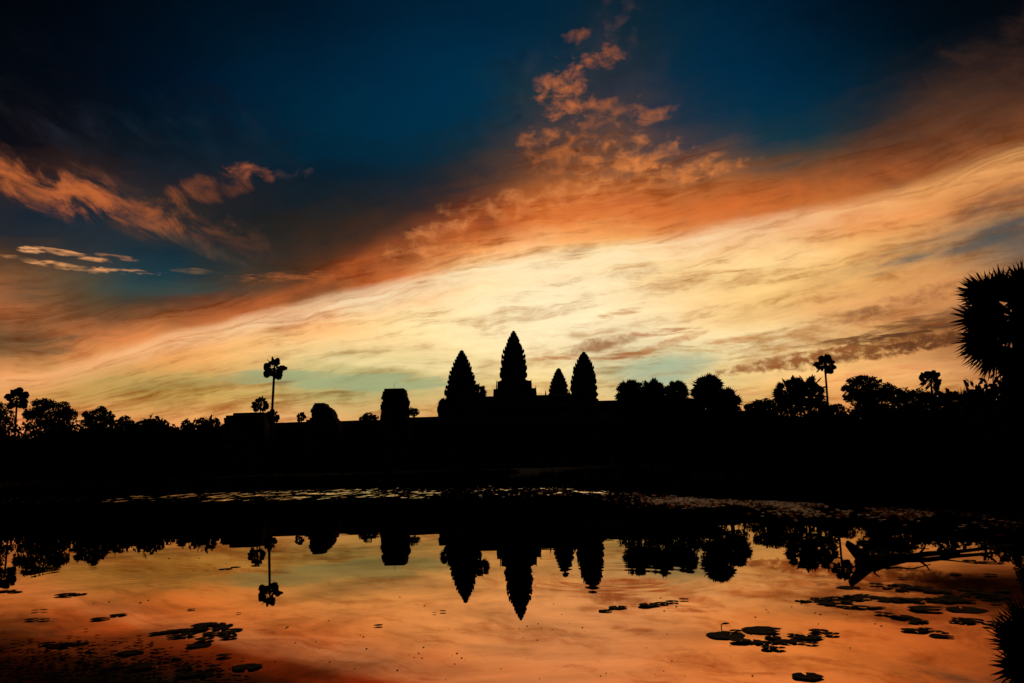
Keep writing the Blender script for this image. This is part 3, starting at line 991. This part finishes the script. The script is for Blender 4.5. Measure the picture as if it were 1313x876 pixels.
# far woods close the view behind everything: one mass of tree tops
def far_wood():
    rnd = random.Random(77)
    w = MB()
    for k in range(620):
        x = -420 + 900 * (k + rnd.random()) / 620
        if -95 < x < 75 and rnd.random() < 0.6:
            continue
        y = 420 + rnd.uniform(0, 60)
        h = rnd.uniform(15, 23)
        for i in range(80):
            v = unit(rnd)
            leaf(w, Vector((x + v.x * 6, y + v.y * 6, h * 0.55 + v.z * h * 0.5)), 3.2, rnd)
    tag(w.build('far_wood', M['leaf']), kind='stuff', label='distant dark woodland closing the view behind the temple')


far_wood()

def boundary_wall(label, x0, x1, y):
    root = thing('boundary_wall', ((x0 + x1) / 2, y, 0.9), label, 'wall', 'boundary walls behind the trees')
    L = (x1 - x0) / 2
    w, c = MB(), MB()
    w.box(-L, L, -0.5, 0.5, -0.3, 4.6)
    w.build('wall', M['stone'], root)
    c.box(-L - 0.1, L + 0.1, -0.75, 0.75, 4.603, 5.0)
    c.box(-L, L, -0.45, 0.45, 5.003, 5.5, 0.8)
    c.build('coping', M['stone'], root)


boundary_wall('long low stone boundary wall behind the trees of the left bank', -420, -84, 262)
boundary_wall('long low stone boundary wall behind the palms of the right bank', 78, 420, 262)

# left bank
broad_tree('leafy_tree', 'thin lacy tree cut by the left edge of the photo', 'tree', 150, [(0, 524, 9, 9), (9, 531, 9, 8), (-14, 528, 14, 12), (4, 545, 18, 12)], 0, 'trees on the left bank', density=0.55, seed=21)
broad_tree('leafy_tree', 'widest round tree of the left bank, just right of the leftmost palm', 'tree', 140,
           [(38, 530, 9, 8), (50, 521, 11, 9), (61, 518, 10, 8), (78, 524, 13, 10), (89, 532, 10, 9), (64, 536, 28, 12), (64, 552, 34, 14)], 64, 'trees on the left bank', seed=22)
broad_tree('leafy_tree', 'pointed bushy tree right of the widest tree on the left bank', 'tree', 150,
           [(128, 529, 9, 8), (115, 533, 9, 7), (138, 534, 9, 7), (125, 542, 20, 9), (126, 556, 26, 12)], 126, 'trees on the left bank', seed=23)
broad_tree('leafy_tree', 'small round tree in the dip right of the pointed tree', 'tree', 155, [(161, 540, 9, 7), (174, 546, 8, 6), (165, 553, 18, 9)], 163, 'trees on the left bank', seed=24)
broad_tree('leafy_tree', 'small flat crowned tree left of the lowest gap in the skyline', 'tree', 160, [(196, 542, 9, 5), (186, 544, 7, 6), (201, 548, 7, 6), (194, 556, 16, 9)], 194, 'trees on the left bank', seed=25)
broad_tree('leafy_tree', 'low bush-like tree filling the lowest gap of the left skyline', 'tree', 150, [(218, 553, 9, 6), (212, 558, 12, 8)], 216, 'trees on the left bank', seed=26)
broad_tree('leafy_tree', 'twin crowned tree beside the blocky corner pavilion', 'tree', 140, [(241, 545, 8, 8), (260, 541, 10, 5), (269, 543, 5, 3.5), (251, 551, 21, 8), (255, 562, 28, 10)], 251, 'trees on the left bank', seed=27, density=0.9)
sugar_palm('leftmost sugar palm, short trunk rising out of the left trees', 160, 22, 510, 15.5, 20, seed=31, style='ball')
sugar_palm('tallest slim sugar palm of the skyline, left of the temple, long bare trunk', 200, 352, 471, 16.5, 347.5, seed=32, style='ball', fans=30, trunk_px=3.6)
sugar_palm('short sugar palm above the right end of the blocky corner pavilion', 205, 334, 517, 11.5, 333, seed=33, style='ball', fans=22)
sugar_palm('short sugar palm at the foot of the tallest palm trunk', 202, 349, 532, 10, 348, seed=34, style='ball', fans=22)
sugar_palm('tiny sugar palm just left of the domed pavilion', 235, 386.7, 534, 7, 387, seed=35, style='ball', fans=30)
broad_tree('leafy_tree', 'small domed tree left of the ruined squat tower', 'tree', 208, [(466, 538, 6, 5), (473, 535, 8, 6), (480, 537, 6, 5)], 474, seed=36, leaf_px=2.6)
broad_tree('leafy_tree', 'small tree pressed against the right side of the ruined tower', 'tree', 208, [(525, 528, 5, 6), (532, 529, 6, 6), (522, 516, 3, 5)], 528, seed=37, leaf_px=2.6)
sugar_palm('sugar palm in front of the left side of the left temple tower', 74, 574, 517, 13, 575, seed=38, fans=22)
sugar_palm('sugar palm showing right of the left temple tower', 76, 612, 502, 14, 610, seed=39, fans=30)

# right bank
sugar_palm('left one of two merged fan palms nearest the right temple tower', 62, 809, 503, 22, 810, seed=41, fans=28, squash=0.9)
sugar_palm('right one of two merged fan palms nearest the right temple tower', 60, 835, 502, 23, 833, seed=42, fans=28, squash=0.9)
sugar_palm('small upright fan palm with gaps between its stalks, between larger palms', 62, 866, 502, 19, 866, seed=43, fans=30, low=-0.2)
sugar_palm('tall topped fan palm with spiky crown at the middle of the right bank', 50, 907, 498, 25, 907, seed=44, fans=28)
sugar_palm('drooping fan palm right of the tall spiky one, by the notch in the skyline', 52, 930, 514, 23, 930, seed=45, fans=30)
broad_tree('leafy_tree', 'bushy tree filling the space under the merged fan palms', 'tree', 66, [(805, 503, 15, 10), (822, 500, 16, 10), (838, 500, 16, 10), (868, 509, 15, 9), (906, 505, 18, 14), (931, 517, 17, 13), (812, 513, 24, 10), (840, 511, 22, 10), (868, 516, 18, 9), (820, 530, 30, 16), (860, 530, 28, 17), (900, 530, 30, 18), (835, 560, 45, 24), (895, 560, 45, 24), (905, 514, 16, 9), (925, 520, 18, 9), (938, 528, 12, 8)], 860, 'trees on the right bank', seed=46)
broad_tree('leafy_tree', 'low rounded tree right of the notch in the right skyline', 'tree', 68, [(966, 523, 12, 8), (980, 519, 14, 8), (994, 517, 12, 7), (1012, 518, 18, 9), (1034, 518, 16, 9), (985, 526, 24, 10), (985, 540, 34, 16), (985, 568, 40, 24)], 985, 'trees on the right bank', seed=47)
sugar_palm('left one of the paired broad fan palms under the tall right palm', 62, 1013, 499, 23, 1014, seed=48, fans=30)
sugar_palm('right one of the paired broad fan palms under the tall right palm', 64, 1038, 498, 24, 1036, seed=49, fans=28)
sugar_palm('tall slim sugar palm of the right bank with a bare trunk', 180, 1057.5, 466, 14, 1060, seed=50, style='ball', fans=30, trunk_px=3)
broad_tree('leafy_tree', 'bush under the tall slim palm of the right bank', 'tree', 68, [(1046, 516, 14, 9), (1060, 526, 10, 9), (1075, 525, 8, 7), (1050, 545, 30, 16), (1060, 575, 34, 24)], 1052, 'trees on the right bank', seed=51)
broad_tree('leafy_tree', 'wide flat topped tree right of the tall slim palm', 'tree', 72,
           [(1106, 487, 17, 6), (1094, 490, 9, 6), (1086, 499, 7, 6), (1122, 491, 10, 6), (1136, 497, 10, 6), (1147, 501, 8, 6), (1086, 510, 6, 6), (1118, 508, 32, 14), (1105, 499, 20, 10), (1130, 507, 20, 8), (1118, 535, 40, 20), (1112, 570, 46, 28)], 1112, 'trees on the right bank', seed=52)
broad_tree('leafy_tree', 'even hedge-like tree line tree left of the bowl crowned palm', 'tree', 88, [(1160, 505, 13, 8), (1178, 506, 12, 7), (1170, 512, 22, 9), (1168, 530, 28, 18), (1168, 570, 36, 30)], 1168, 'trees on the right bank', seed=53)
broad_tree('leafy_tree', 'even hedge-like tree below the bowl crowned palm', 'tree', 86, [(1196, 508, 14, 7), (1214, 508, 12, 6), (1205, 515, 24, 9), (1205, 535, 30, 20), (1205, 572, 36, 30)], 1205, 'trees on the right bank', seed=54)
sugar_palm('small sugar palm with a bowl shaped crown near the right edge', 170, 1193.5, 486, 15.5, 1195, seed=55, style='ball', fans=30, trunk_px=3)
broad_tree('leafy_tree', 'rounded tree just left of the big palm at the right edge', 'tree', 80, [(1241, 507, 11, 8), (1225, 507, 6, 6), (1253, 511, 8, 6), (1240, 530, 28, 18), (1242, 570, 36, 32)], 1242, 'trees on the right bank', seed=56)
broad_tree('leafy_tree', 'low dark bush left of the foot of the big palm', 'tree', 26, [(1270, 520, 10, 6), (1275, 545, 24, 24), (1270, 580, 34, 30)], 1272, 'trees on the right bank', seed=57)
broad_tree('leafy_tree', 'dense dark bush cut by the right edge under the big palm', 'tree', 19, [(1302, 500, 18, 14), (1300, 530, 22, 30), (1320, 520, 26, 40), (1306, 575, 34, 34)], 1306, 'trees on the right bank', seed=58)
sugar_palm('big near sugar palm with spiky fan leaves, cut by the right edge', 20, 1303, 401, 84, 1306, seed=60, style='near', fans=46, segs=30, low=-0.95, fan_share=0.50, trunk_px=18, skirt=10)


# low shrubs along both banks: a few shapes, each placed many times
def shrub_mesh(seed):
    rnd = random.Random(seed)
    c, st = MB(), MB()
    for k in range(7):
        v = unit(rnd)
        ce = Vector((v.x * 0.55, v.y * 0.55, 0.55 + v.z * 0.25))
        st.tube([(0, 0, 0), ce * 0.5 + Vector((0, 0, 0.05)), ce], [0.03, 0.02, 0.008], 5)
        for i in range(170):
            u = unit(rnd)
            p = ce + Vector((u.x * 0.45, u.y * 0.45, u.z * 0.42))
            if p.z > 0.0:
                leaf(c, p, 0.15, rnd)
    return c, st


SHRUBS = []
for k in range(4):
    c, st = shrub_mesh(100 + k)
    r0 = thing('shrub', (0, 0, -50), 'dark low shrub in the unbroken hedge along the far bank of the pond', 'shrub', 'low shrubs along the far banks')
    c.build('foliage', M['leaf'], r0)
    st.build('stems', M['bark'], r0, True)
    SHRUBS.append(r0)


def copy_tree(o):
    c = o.copy()
    col.objects.link(c)
    for ch in o.children:
        d = ch.copy()
        col.objects.link(d)
        d.parent = c
    return c


rnd = random.Random(5)
used = set()
spots = []
for k in range(30):
    px = -20 + 11.5 * k
    spots.append((px, rnd.uniform(100, 118), rnd.uniform(4.6, 6.0) + (2.2 if px < 285 else -2.5)))
for k in range(26):
    px = 800 + 20 * k
    spots.append((px, rnd.uniform(0.0, 12.0) + (95 - (px - 800) * 0.085), rnd.uniform(4.6, 6.0)))
for k in range(16):
    px = 360 + 27 * k
    spots.append((px, rnd.uniform(96, 150), rnd.uniform(2.0, 3.6)))
for i, (px, D, h) in enumerate(spots):
    src = SHRUBS[i % 4]
    o = src if i < 4 else copy_tree(src)
    x = at(px, 600, D).x
    o.location = (x, D, ground_z(x, D) - 0.05)
    o.scale = (h * 0.62, h * 0.62, h * 0.86)
    o.rotation_euler = (0, 0, rnd.uniform(0, 6.28))
    if px < 285:
        o['label'] = 'dark shrub in the low hedge under the trees of the left bank'
        o['group'] = 'shrubs under the left trees'
    elif px < 800:
        o['label'] = 'dark shrub on the lawn between the pond and the temple gallery'
        o['group'] = 'shrubs on the temple lawn'
    else:
        o['label'] = 'dark shrub in the low hedge under the palms of the right bank'
        o['group'] = 'shrubs under the right palms'


# grass on the water's edge: nobody could count it
def bank_grass():
    rnd = random.Random(8)
    g = MB()
    n = len(POND)
    for i in range(13):
        (x0, y0), (x1, y1) = POND[i], POND[(i + 1) % n]
        L = math.hypot(x1 - x0, y1 - y0)
        for k in range(int(min(L * 28, 700))):
            t = rnd.random()
            x, y = x0 + (x1 - x0) * t + rnd.gauss(0, 0.5), y0 + (y1 - y0) * t + rnd.gauss(0, 0.5)
            d = pond_distance(x, y)
            if d < 0.05:
                continue
            z = ground_z(x, y)
            h = rnd.uniform(0.10, 0.30)
            a = rnd.uniform(0, 6.28)
            w = 0.012 + y * 0.0003
            bend = Vector((rnd.gauss(0, 0.4), rnd.gauss(0, 0.4), 1)).normalized() * h
            p = Vector((x, y, z - 0.02))
            s = Vector((math.cos(a), math.sin(a), 0)) * w
            g.face([p - s, p + s, p + bend])
    # taller sedge added to blacken the right bank, then the far one
    for k in range(27000):
        t = rnd.random() ** 0.7
        i = 4 + int(rnd.random() * 5) if k < 15000 else int(rnd.random() * 4)
        (x0, y0), (x1, y1) = POND[i], POND[i + 1]
        f = rnd.random()
        off = rnd.random() ** 1.5 * (9 if k < 15000 else 14)
        x, y = x0 + (x1 - x0) * f + off * (0.75 if k < 15000 else 0.05), y0 + (y1 - y0) * f + off * (0.65 if k < 15000 else 1.0)
        if pond_distance(x, y) < 0.03:
            continue
        h = rnd.uniform(0.18, 0.5)
        a = rnd.uniform(0, 6.28)
        w = rnd.uniform(0.006, 0.014) + y * 0.0003
        bend = Vector((rnd.gauss(0, 0.3), rnd.gauss(0, 0.3), 1)).normalized() * h
        p = Vector((x, y, ground_z(x, y) - 0.02))
        s = Vector((math.cos(a), math.sin(a), 0)) * w
        g.face([p - s, p + s, p + bend])
    tag(g.build('bank_grass', M['grass']), kind='stuff', label='short rough grass on the edge of the pond, with sedge added to darken the banks')


bank_grass()


# ---------------------------------------------------------------- on the water
def pad_mesh(seed, curl=0.0):
    rnd = random.Random(seed)
    b = MB()
    n = 36
    notch = rnd.uniform(0, 6.28)
    ring = []
    for rr in (0.0, 0.45, 0.85, 1.0):
        for i in range(n + 1):
            a = notch + 0.16 + (2 * math.pi - 0.32) * i / n
            w = 1 + (0.05 * math.sin(5 * a + seed) + 0.03 * math.sin(11 * a + 2 * seed)) * rr
            z = 0.0 if rr < 0.9 else 0.008 + 0.016 * max(0, math.sin(3 * a + seed)) + curl * max(0, math.sin(a + seed)) ** 3
            z += 0.006 * math.sin(9 * a) * rr
            b.v.append((math.cos(a) * rr * w, math.sin(a) * rr * w, z))
    m = n + 1
    for k in range(3):
        for i in range(n):
            b.f.append((k * m + i, k * m + i + 1, (k + 1) * m + i + 1, (k + 1) * m + i))
    # the thin rim below
    k0 = len(b.v)
    for i in range(m):
        x, y, z = b.v[3 * m + i]
        b.v.append((x * 0.99, y * 0.99, z - 0.012))
    for i in range(n):
        b.f.append((3 * m + i, 3 * m + i + 1, k0 + i + 1, k0 + i))
    me = bpy.data.meshes.new('lily_pad')
    me.from_pydata(b.v, [], b.f)
    me.validate()
    me.materials.append(M['pad'])
    me.shade_smooth()
    return me


PADS = [pad_mesh(s, c) for s, c in ((1, 0), (2, 0.10), (3, 0), (4, 0.22), (5, 0.05), (6, 0))]
rnd = random.Random(12)
pad_count = 0


def lily_pad(px, py, w, label, group, name='lily_pad', cat='lily pad', stretch=1.0):
    global pad_count
    p = on_water(px, py)
    dist = (p - Vector((0, 0, EYE))).length
    r = w / 2 * dist / FOCAL
    o = bpy.data.objects.new(name, PADS[pad_count % len(PADS)])
    pad_count += 1
    o.location = (p.x, p.y, 0.002 + 0.0006 * (pad_count % 9))
    o.scale = (r, r * stretch, r * 0.5)
    o.rotation_euler = (R(rnd.uniform(-1.2, 1.2)), R(rnd.uniform(-1.2, 1.2)), 0)
    col.objects.link(o)
    return tag(o, label, cat, group)


G1 = 'lily pads of the cluster at the lower right'
lily_pad(930.3, 815.5, 44, 'large lily pad at the left end of the lower right cluster', G1)
lily_pad(976.3, 809, 45, 'large lily pad lying alone at the top of the lower right cluster', G1)
lily_pad(1036.6, 818, 31, 'large lily pad at the right end of the lower right cluster', G1)
lily_pad(987, 831.8, 20, 'lowest lily pad of the lower right cluster', G1)
lily_pad(943.7, 810.3, 15, 'small lily pad touching the large left pad of the lower right cluster', G1)
lily_pad(1050, 810.5, 22, 'ragged lily pad floating apart, upper right of the lower right cluster', G1)
lily_pad(1066.8, 814.2, 17, 'rightmost small lily pad beside the lower right cluster', G1)
for px, py, w in ((948.7, 823, 24), (966, 823.3, 26), (991, 817.8, 19), (990.5, 824.5, 17), (1008, 824, 25), (1017, 815, 14), (1029, 824.6, 14), (1041.6, 826, 14), (999.7, 832.6, 14), (978, 825.5, 16), (957, 825.5, 16), (1020, 820.5, 12)):
    lily_pad(px, py, w, 'lily pad crowded edge to edge in the lower half of the lower right cluster', 'crowded pads of the lower right cluster')
lily_pad(776.5, 783.8, 18, 'left pad of the pair of lily pads below the temple reflections', 'pair of pads below the temple reflections')
lily_pad(792, 779.5, 23, 'right pad of the pair of lily pads below the temple reflections', 'pair of pads below the temple reflections')
for px, py, w in ((832, 776.5, 26), (848, 774.5, 18), (862, 772.5, 16), (877, 769.5, 12)):
    lily_pad(px, py, w, 'lily pad in the thin row right of the pair of pads', 'thin row of pads in the middle')
lily_pad(1187, 781.8, 36, 'long lily pad floating alone below the right end of the mat', 'loose pads at the right')
lily_pad(1239, 782.5, 40, 'widest loose lily pad, below the mat at the far right', 'loose pads at the right')
for px, py, w in ((1156, 791.5, 24), (1167, 794.5, 24), (1174, 799, 16), (1180, 797.5, 18)):
    lily_pad(px, py, w, 'lily pad in the chain of four under the long loose pad', 'chain of four pads at the right')
for px, py, w in ((1166, 809, 18), (1178, 809.5, 20), (1187, 808, 14), (1201, 812, 14), (1212, 812, 8), (1203, 816.3, 18), (1214, 817, 16)):
    lily_pad(px, py, w, 'lily pad in the lowest broken row at the right', 'lowest row of pads at the right')
for px, py, w in ((1224, 798, 12), (1230, 794.5, 16), (1240, 799, 16), (1248, 796.5, 22), (1275, 799.5, 16), (1267, 803, 12), (1283, 801, 10)):
    lily_pad(px, py, w, 'lily pad by the reflection of the big palm at the far right', 'pads beside the big palm reflection')
# long mat under the fallen branch
mat_pads = [(1034, 771.8, 16), (1045, 768, 14), (1052, 771, 20), (1058, 774, 22), (1064, 770, 18), (1066, 776, 20), (1072, 767, 16), (1074, 772, 22), (1080, 778, 18), (1082, 768.5, 18), (1086, 774, 20), (1092, 780, 24),
            (1094, 765.5, 26), (1098, 770, 22), (1100, 778.5, 18), (1106, 764, 26), (1112, 768, 16), (1117, 765.5, 22), (1120, 780, 18), (1128, 767, 24), (1130, 779.5, 14), (1136, 770, 26), (1146, 769.5, 24), (1152, 772, 20),
            (1162, 770, 26), (1172, 771, 22), (1178, 768, 20), (1180, 773.5, 14), (1196, 771, 20), (1206, 772.5, 22), (1218, 773, 22), (1228, 771, 22), (1240, 772, 22), (1130, 787, 18), (1138, 788.5, 14)]
for px, py, w in mat_pads + [(x + rnd.uniform(-8, 8), y + rnd.uniform(-1.5, 1.5), w_) for x, y, w_ in mat_pads[::2]]:
    lily_pad(px, py + rnd.uniform(-0.4, 0.4), w * rnd.uniform(0.6, 0.9), 'lily pad packed in the long ragged mat below the fallen branch', 'pads of the long mat on the right')
for k in range(44):
    px = rnd.uniform(1135, 1300)
    py = 752 + (px - 1135) * 0.045 + rnd.uniform(-2, 16 if px > 1190 else 5)
    lily_pad(px, py, rnd.uniform(9, 20), 'lily pad in the dim upper mat towards the right edge', 'pads of the dim upper mat on the right')
for px, py, w in ((1124, 750.5, 16), (1088, 754, 26), (1243, 719, 14), (1262, 721.5, 20), (1280, 722.5, 12), (1226, 737, 12), (1288, 716, 10), (1158, 742, 12), (1270, 738, 14)):
    lily_pad(px, py, w, 'single small lily pad scattered round the fallen branch', 'single pads round the fallen branch')
# left side
lily_pad(84, 763.6, 22, 'left pad of the touching pair far left on the bright water', 'touching pads at the far left')
lily_pad(99, 762.6, 20, 'right pad of the touching pair far left on the bright water', 'touching pads at the far left')
lily_pad(6, 758.6, 22, 'lily pad cut by the left edge of the water', 'pads at the left edge')
lily_pad(19, 759.6, 15, 'thin lily pad right of the one cut by the left edge', 'pads at the left edge')
lily_pad(151.5, 789.3, 18, 'right one of two small pads where the bright water ends at left', 'two small pads at left')
lily_pad(128, 794.4, 20, 'left one of two small pads where the bright water ends at left', 'two small pads at left')
for px, py, w in ((40, 795.5, 14), (56, 795.3, 12), (45, 784, 8), (56, 783.5, 8), (289, 730, 16), (302, 727.5, 12), (328, 725.5, 12), (245, 782, 9), (306, 787, 6), (485, 803, 11), (557, 787, 5), (568, 784.8, 8)):
    lily_pad(px, py, w, 'single small leaf-like pad floating on open water at the left', 'single pads on the left water')
G2 = 'pads of the dark cluster at the lower left'
for px, py, w in ((262, 803, 30), (276, 801.5, 24), (289, 802.5, 18), (300, 808.5, 20), (283, 806.5, 20), (272, 813, 22), (290, 812.5, 24), (293, 818, 20), (262, 821, 22), (255, 808, 20), (245, 811, 22), (235, 809, 24), (222, 810, 22), (210, 812, 18), (200, 813, 16), (225, 817, 20), (240, 816, 18)):
    lily_pad(px, py, w, 'dark lily pad in the overlapping cluster at the lower left', G2)
for k in range(14):
    px = rnd.uniform(60, 330)
    py = 822 + rnd.uniform(0, 50) * (1 - 0.25 * (px > 270))
    lily_pad(px, py, rnd.uniform(16, 34), 'dim lily pad in the scattered dark patch at the bottom left', 'dim pads of the bottom left patch')
lily_pad(1035, 868.5, 34, 'dim lily pad at the bottom edge below the lower right cluster', 'dim pad at the bottom edge')


def curled_leaf():
    p = on_water(925, 805)
    s = p.length / FOCAL
    root = thing('curled_leaf', p, 'curled dry leaf standing out of the water left of the large pads', 'leaf')
    st = MB()
    st.tube([(0, 0, -0.02), (0, 0, 2 * s), (0.4 * s, 0, 4 * s)], [0.6 * s, 0.6 * s, 0.5 * s], 6)
    st.build('stalk', M['pad'], root, True)
    bl = MB()
    rings = []
    for i in range(7):
        f = i / 6
        wv = (0.5 + 2.6 * math.sin(math.pi * min(f * 1.05, 1)) ** 0.8) * s
        z = (4 + 1.0 * math.sin(f * 2.4)) * s
        rings.append([(f * 10.5 * s, math.cos(t) * wv, z + math.sin(t) * wv * 0.35) for t in (2 * math.pi * j / 8 for j in range(8))])
    bl.loft(rings)
    bl.build('blade', M['pad'], root, True)


curled_leaf()


def fallen_branch():
    rnd = random.Random(3)
    a = on_water(1106, 724)
    root = thing('fallen_branch', a, 'dead branch lying in the water at the right with an upturned broken end', 'branch')
    P = lambda x, y, up=0.0: on_water(x, y) - a + Vector((0, 0, up))
    main = MB()
    main.tube([P(1103, 724, 0.01), P(1118, 722, 0.02), P(1140, 718, 0.022), P(1162, 716, 0.014), P(1190, 714, 0.02), P(1225, 710.5, 0.016), P(1262, 707, 0.02), P(1300, 702, 0.02)],
              [0.046, 0.040, 0.026, 0.016, 0.018, 0.015, 0.011, 0.006], 9, 0.12, rnd)
    main.build('limb', M['dead_wood'], root, True)
    up = MB()
    b0 = P(1112, 722.5, 0.015)
    up.tube([b0, b0 + Vector((-0.045, 0, 0.045)), b0 + Vector((-0.085, 0.01, 0.085)), b0 + Vector((-0.115, 0.015, 0.118)), b0 + Vector((-0.118, 0.015, 0.140))],
            [0.046, 0.042, 0.034, 0.024, 0.008], 9, 0.12, rnd)
    up.build('broken_end', M['dead_wood'], root, True)
    for pts, r in ((((1128, 720, 0.02), (1136, 718, 0.06), (1150, 716, 0.065), (1168, 716, 0.075), (1192, 714, 0.055)), 0.010),
                   (((1178, 715, 0.02), (1186, 714, 0.06), (1190, 713, 0.10)), 0.010),
                   (((1196, 713, 0.02), (1216, 712, 0.035), (1252, 708, 0.085)), 0.009),
                   (((1258, 707, 0.02), (1268, 706, 0.05), (1276, 706, 0.085)), 0.016),
                   (((1270, 706, 0.01), (1280, 708, 0.02), (1286, 709, 0.05)), 0.010),
                   (((1122, 721, 0.03), (1120, 721, 0.075), (1126, 721, 0.10)), 0.012)):
        t = MB()
        q = [P(*p) for p in pts]
        t.tube(q, [r * (1 - 0.6 * i / (len(q) - 1)) for i in range(len(q))], 7, 0.1, rnd)
        t.build('twig', M['dead_wood'], root, True)


fallen_branch()


# small bits of leaf drifting on the open water
FLECK = []
for k in range(4):
    f = MB()
    rr = random.Random(40 + k)
    ring = [(math.cos(2 * math.pi * j / 9) * rr.uniform(0.6, 1.2), math.sin(2 * math.pi * j / 9) * rr.uniform(0.35, 0.7)) for j in range(9)]
    f.loft([[(x, y, 0) for x, y in ring], [(x * 0.9, y * 0.9, 0.25) for x, y in ring]])
    me = bpy.data.meshes.new('leaf_fragment')
    me.from_pydata(f.v, [], f.f)
    me.materials.append(M['pad'])
    FLECK.append(me)
fleck_px = [(525, 840), (531, 843), (537, 838), (541, 844), (592, 844), (596, 846), (580, 841), (586, 838), (575, 806), (666, 806), (690, 800), (694, 806), (676, 803), (749, 810), (689, 821), (462, 815), (466, 817), (470, 832), (1045, 786), (1052, 788), (1080, 787), (1086, 788.5),
            (1122, 800), (1130, 803), (1127, 808), (1090, 831), (985, 785), (1015, 778), (770, 867), (840, 865), (217, 716), (255, 716), (180, 773), (190, 770), (120, 774), (140, 772)]
rnd = random.Random(9)
for k in range(54):
    fleck_px.append((rnd.uniform(330, 1230), rnd.uniform(765, 872)))
for i, (px, py) in enumerate(fleck_px):
    p = on_water(px, py)
    o = bpy.data.objects.new('leaf_fragment', FLECK[i % 4])
    s = rnd.uniform(0.6, 1.7) * p.length / FOCAL
    o.location = (p.x, p.y, 0.001)
    o.scale = (s, s * 1.6, s)
    o.rotation_euler = (0, 0, rnd.uniform(0, 6.28))
    col.objects.link(o)
    tag(o, 'tiny dark bit of leaf drifting on the open water', 'leaf', 'bits of leaf drifting on the water')


# carpets of small floating leaves along the shores: too many to count
def leaf_carpet(name, label, count, pick, size, tilt, seed, mat='weed'):
    rnd = random.Random(seed)
    b = MB()
    for _ in range(count):
        px, py = pick(rnd)
        p = on_water(px, py)
        if pond_distance(p.x, p.y) > 0.1:
            continue
        r = size * rnd.uniform(0.6, 1.5)
        n = Vector((rnd.gauss(0, tilt), rnd.gauss(0, tilt), 1)).normalized()
        u = n.cross(Vector((1, 0, 0))).normalized()
        w = n.cross(u)
        a0 = rnd.uniform(0, 6.28)
        c = Vector((p.x, p.y, 0.004 + r * tilt * 0.5 + rnd.uniform(0, 0.004)))
        b.face([c + (u * math.cos(t) + w * math.sin(t)) * r * (1 if j else 0.3) for j, t in enumerate(a0 + 2 * math.pi * j / 7 for j in range(7))])
    tag(b.build(name, M[mat]), kind='stuff', label=label)


def right_shore(rnd):
    while True:
        x = rnd.uniform(800, 1313)
        t = (x - 800) / 513
        d = abs(rnd.gauss(0, 1)) * (4 + 6 * t)
        clump = math.sin(x * 0.045) + math.sin(x * 0.021 + d * 0.3) + math.sin(x * 0.11 - d * 0.5) * 0.6
        if rnd.random() < (0.35 + 0.3 * clump) * (1 if x < 1090 else 0.2):
            return x, 635 + 22 * t + d


def far_shore(rnd):
    x = rnd.uniform(-20, 900)
    y0 = 634 - 0.018 * (x - 150) - (x < 640) * 0 + (x > 640) * (x - 640) * 0.018 + (x > 700) * (x - 700) * 0.055
    return x, y0 + abs(rnd.gauss(0, 1)) * 5


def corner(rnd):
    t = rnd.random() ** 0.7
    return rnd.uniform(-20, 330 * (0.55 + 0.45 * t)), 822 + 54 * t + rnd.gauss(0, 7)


leaf_carpet('floating_leaves', 'carpet of small floating leaves along the right shore of the pond', 2600, right_shore, 0.026, 0.10, 1)
leaf_carpet('floating_leaves', 'thin carpet of floating leaves along the far shore below the temple', 700, far_shore, 0.035, 0.12, 2)
leaf_carpet('added_weed', 'dark weed added on the water to darken the bottom left corner', 700, corner, 0.010, 0.05, 3, 'darkening_weed')  # weed added only to blacken the near left corner of the water


# three far birds
def bird(px, py, D, span, label, bank):
    p = at(px, py, D)
    root = thing('bird', p, label, 'bird', 'birds in the sky')
    b = MB()
    b.tube([(0, -0.5 * span, 0), (0, -0.2 * span, 0.01), (0, 0.1 * span, 0), (0, 0.45 * span, 0)], [0.01 * span, 0.075 * span, 0.07 * span, 0.015 * span], 8)
    b.build('body', M['feather'], root, True)
    for sd_ in (-1, 1):
        w = MB()
        tip = Vector((sd_ * span * 0.62, 0.12 * span, 0.16 * span * bank))
        w.loft([[(sd_ * 0.04 * span, -0.14 * span, 0.01), (sd_ * 0.04 * span, 0.14 * span, 0.01), (sd_ * 0.04 * span, 0.14 * span, -0.01 * span), (sd_ * 0.04 * span, -0.14 * span, -0.01 * span)],
                [(sd_ * 0.32 * span, -0.10 * span, 0.13 * span * bank), (sd_ * 0.32 * span, 0.11 * span, 0.13 * span * bank), (sd_ * 0.32 * span, 0.11 * span, 0.11 * span * bank), (sd_ * 0.32 * span, -0.10 * span, 0.11 * span * bank)],
                [tip, tip + Vector((0, 0.03 * span, 0)), tip + Vector((0, 0.03 * span, -0.01 * span)), tip + Vector((0, 0, -0.01 * span))]])
        w.build('wing', M['feather'], root)


bird(1248, 266, 120, 0.22, 'tiny dark bird high above the big palm at the right edge', 1.0)
bird(1178, 365.5, 120, 0.24, 'tiny dark bird left of the big palm crown', 0.4)
bird(1187, 419, 110, 0.24, 'tiny dark bird lowest in the sky, above the bowl crowned palm', 1.2)
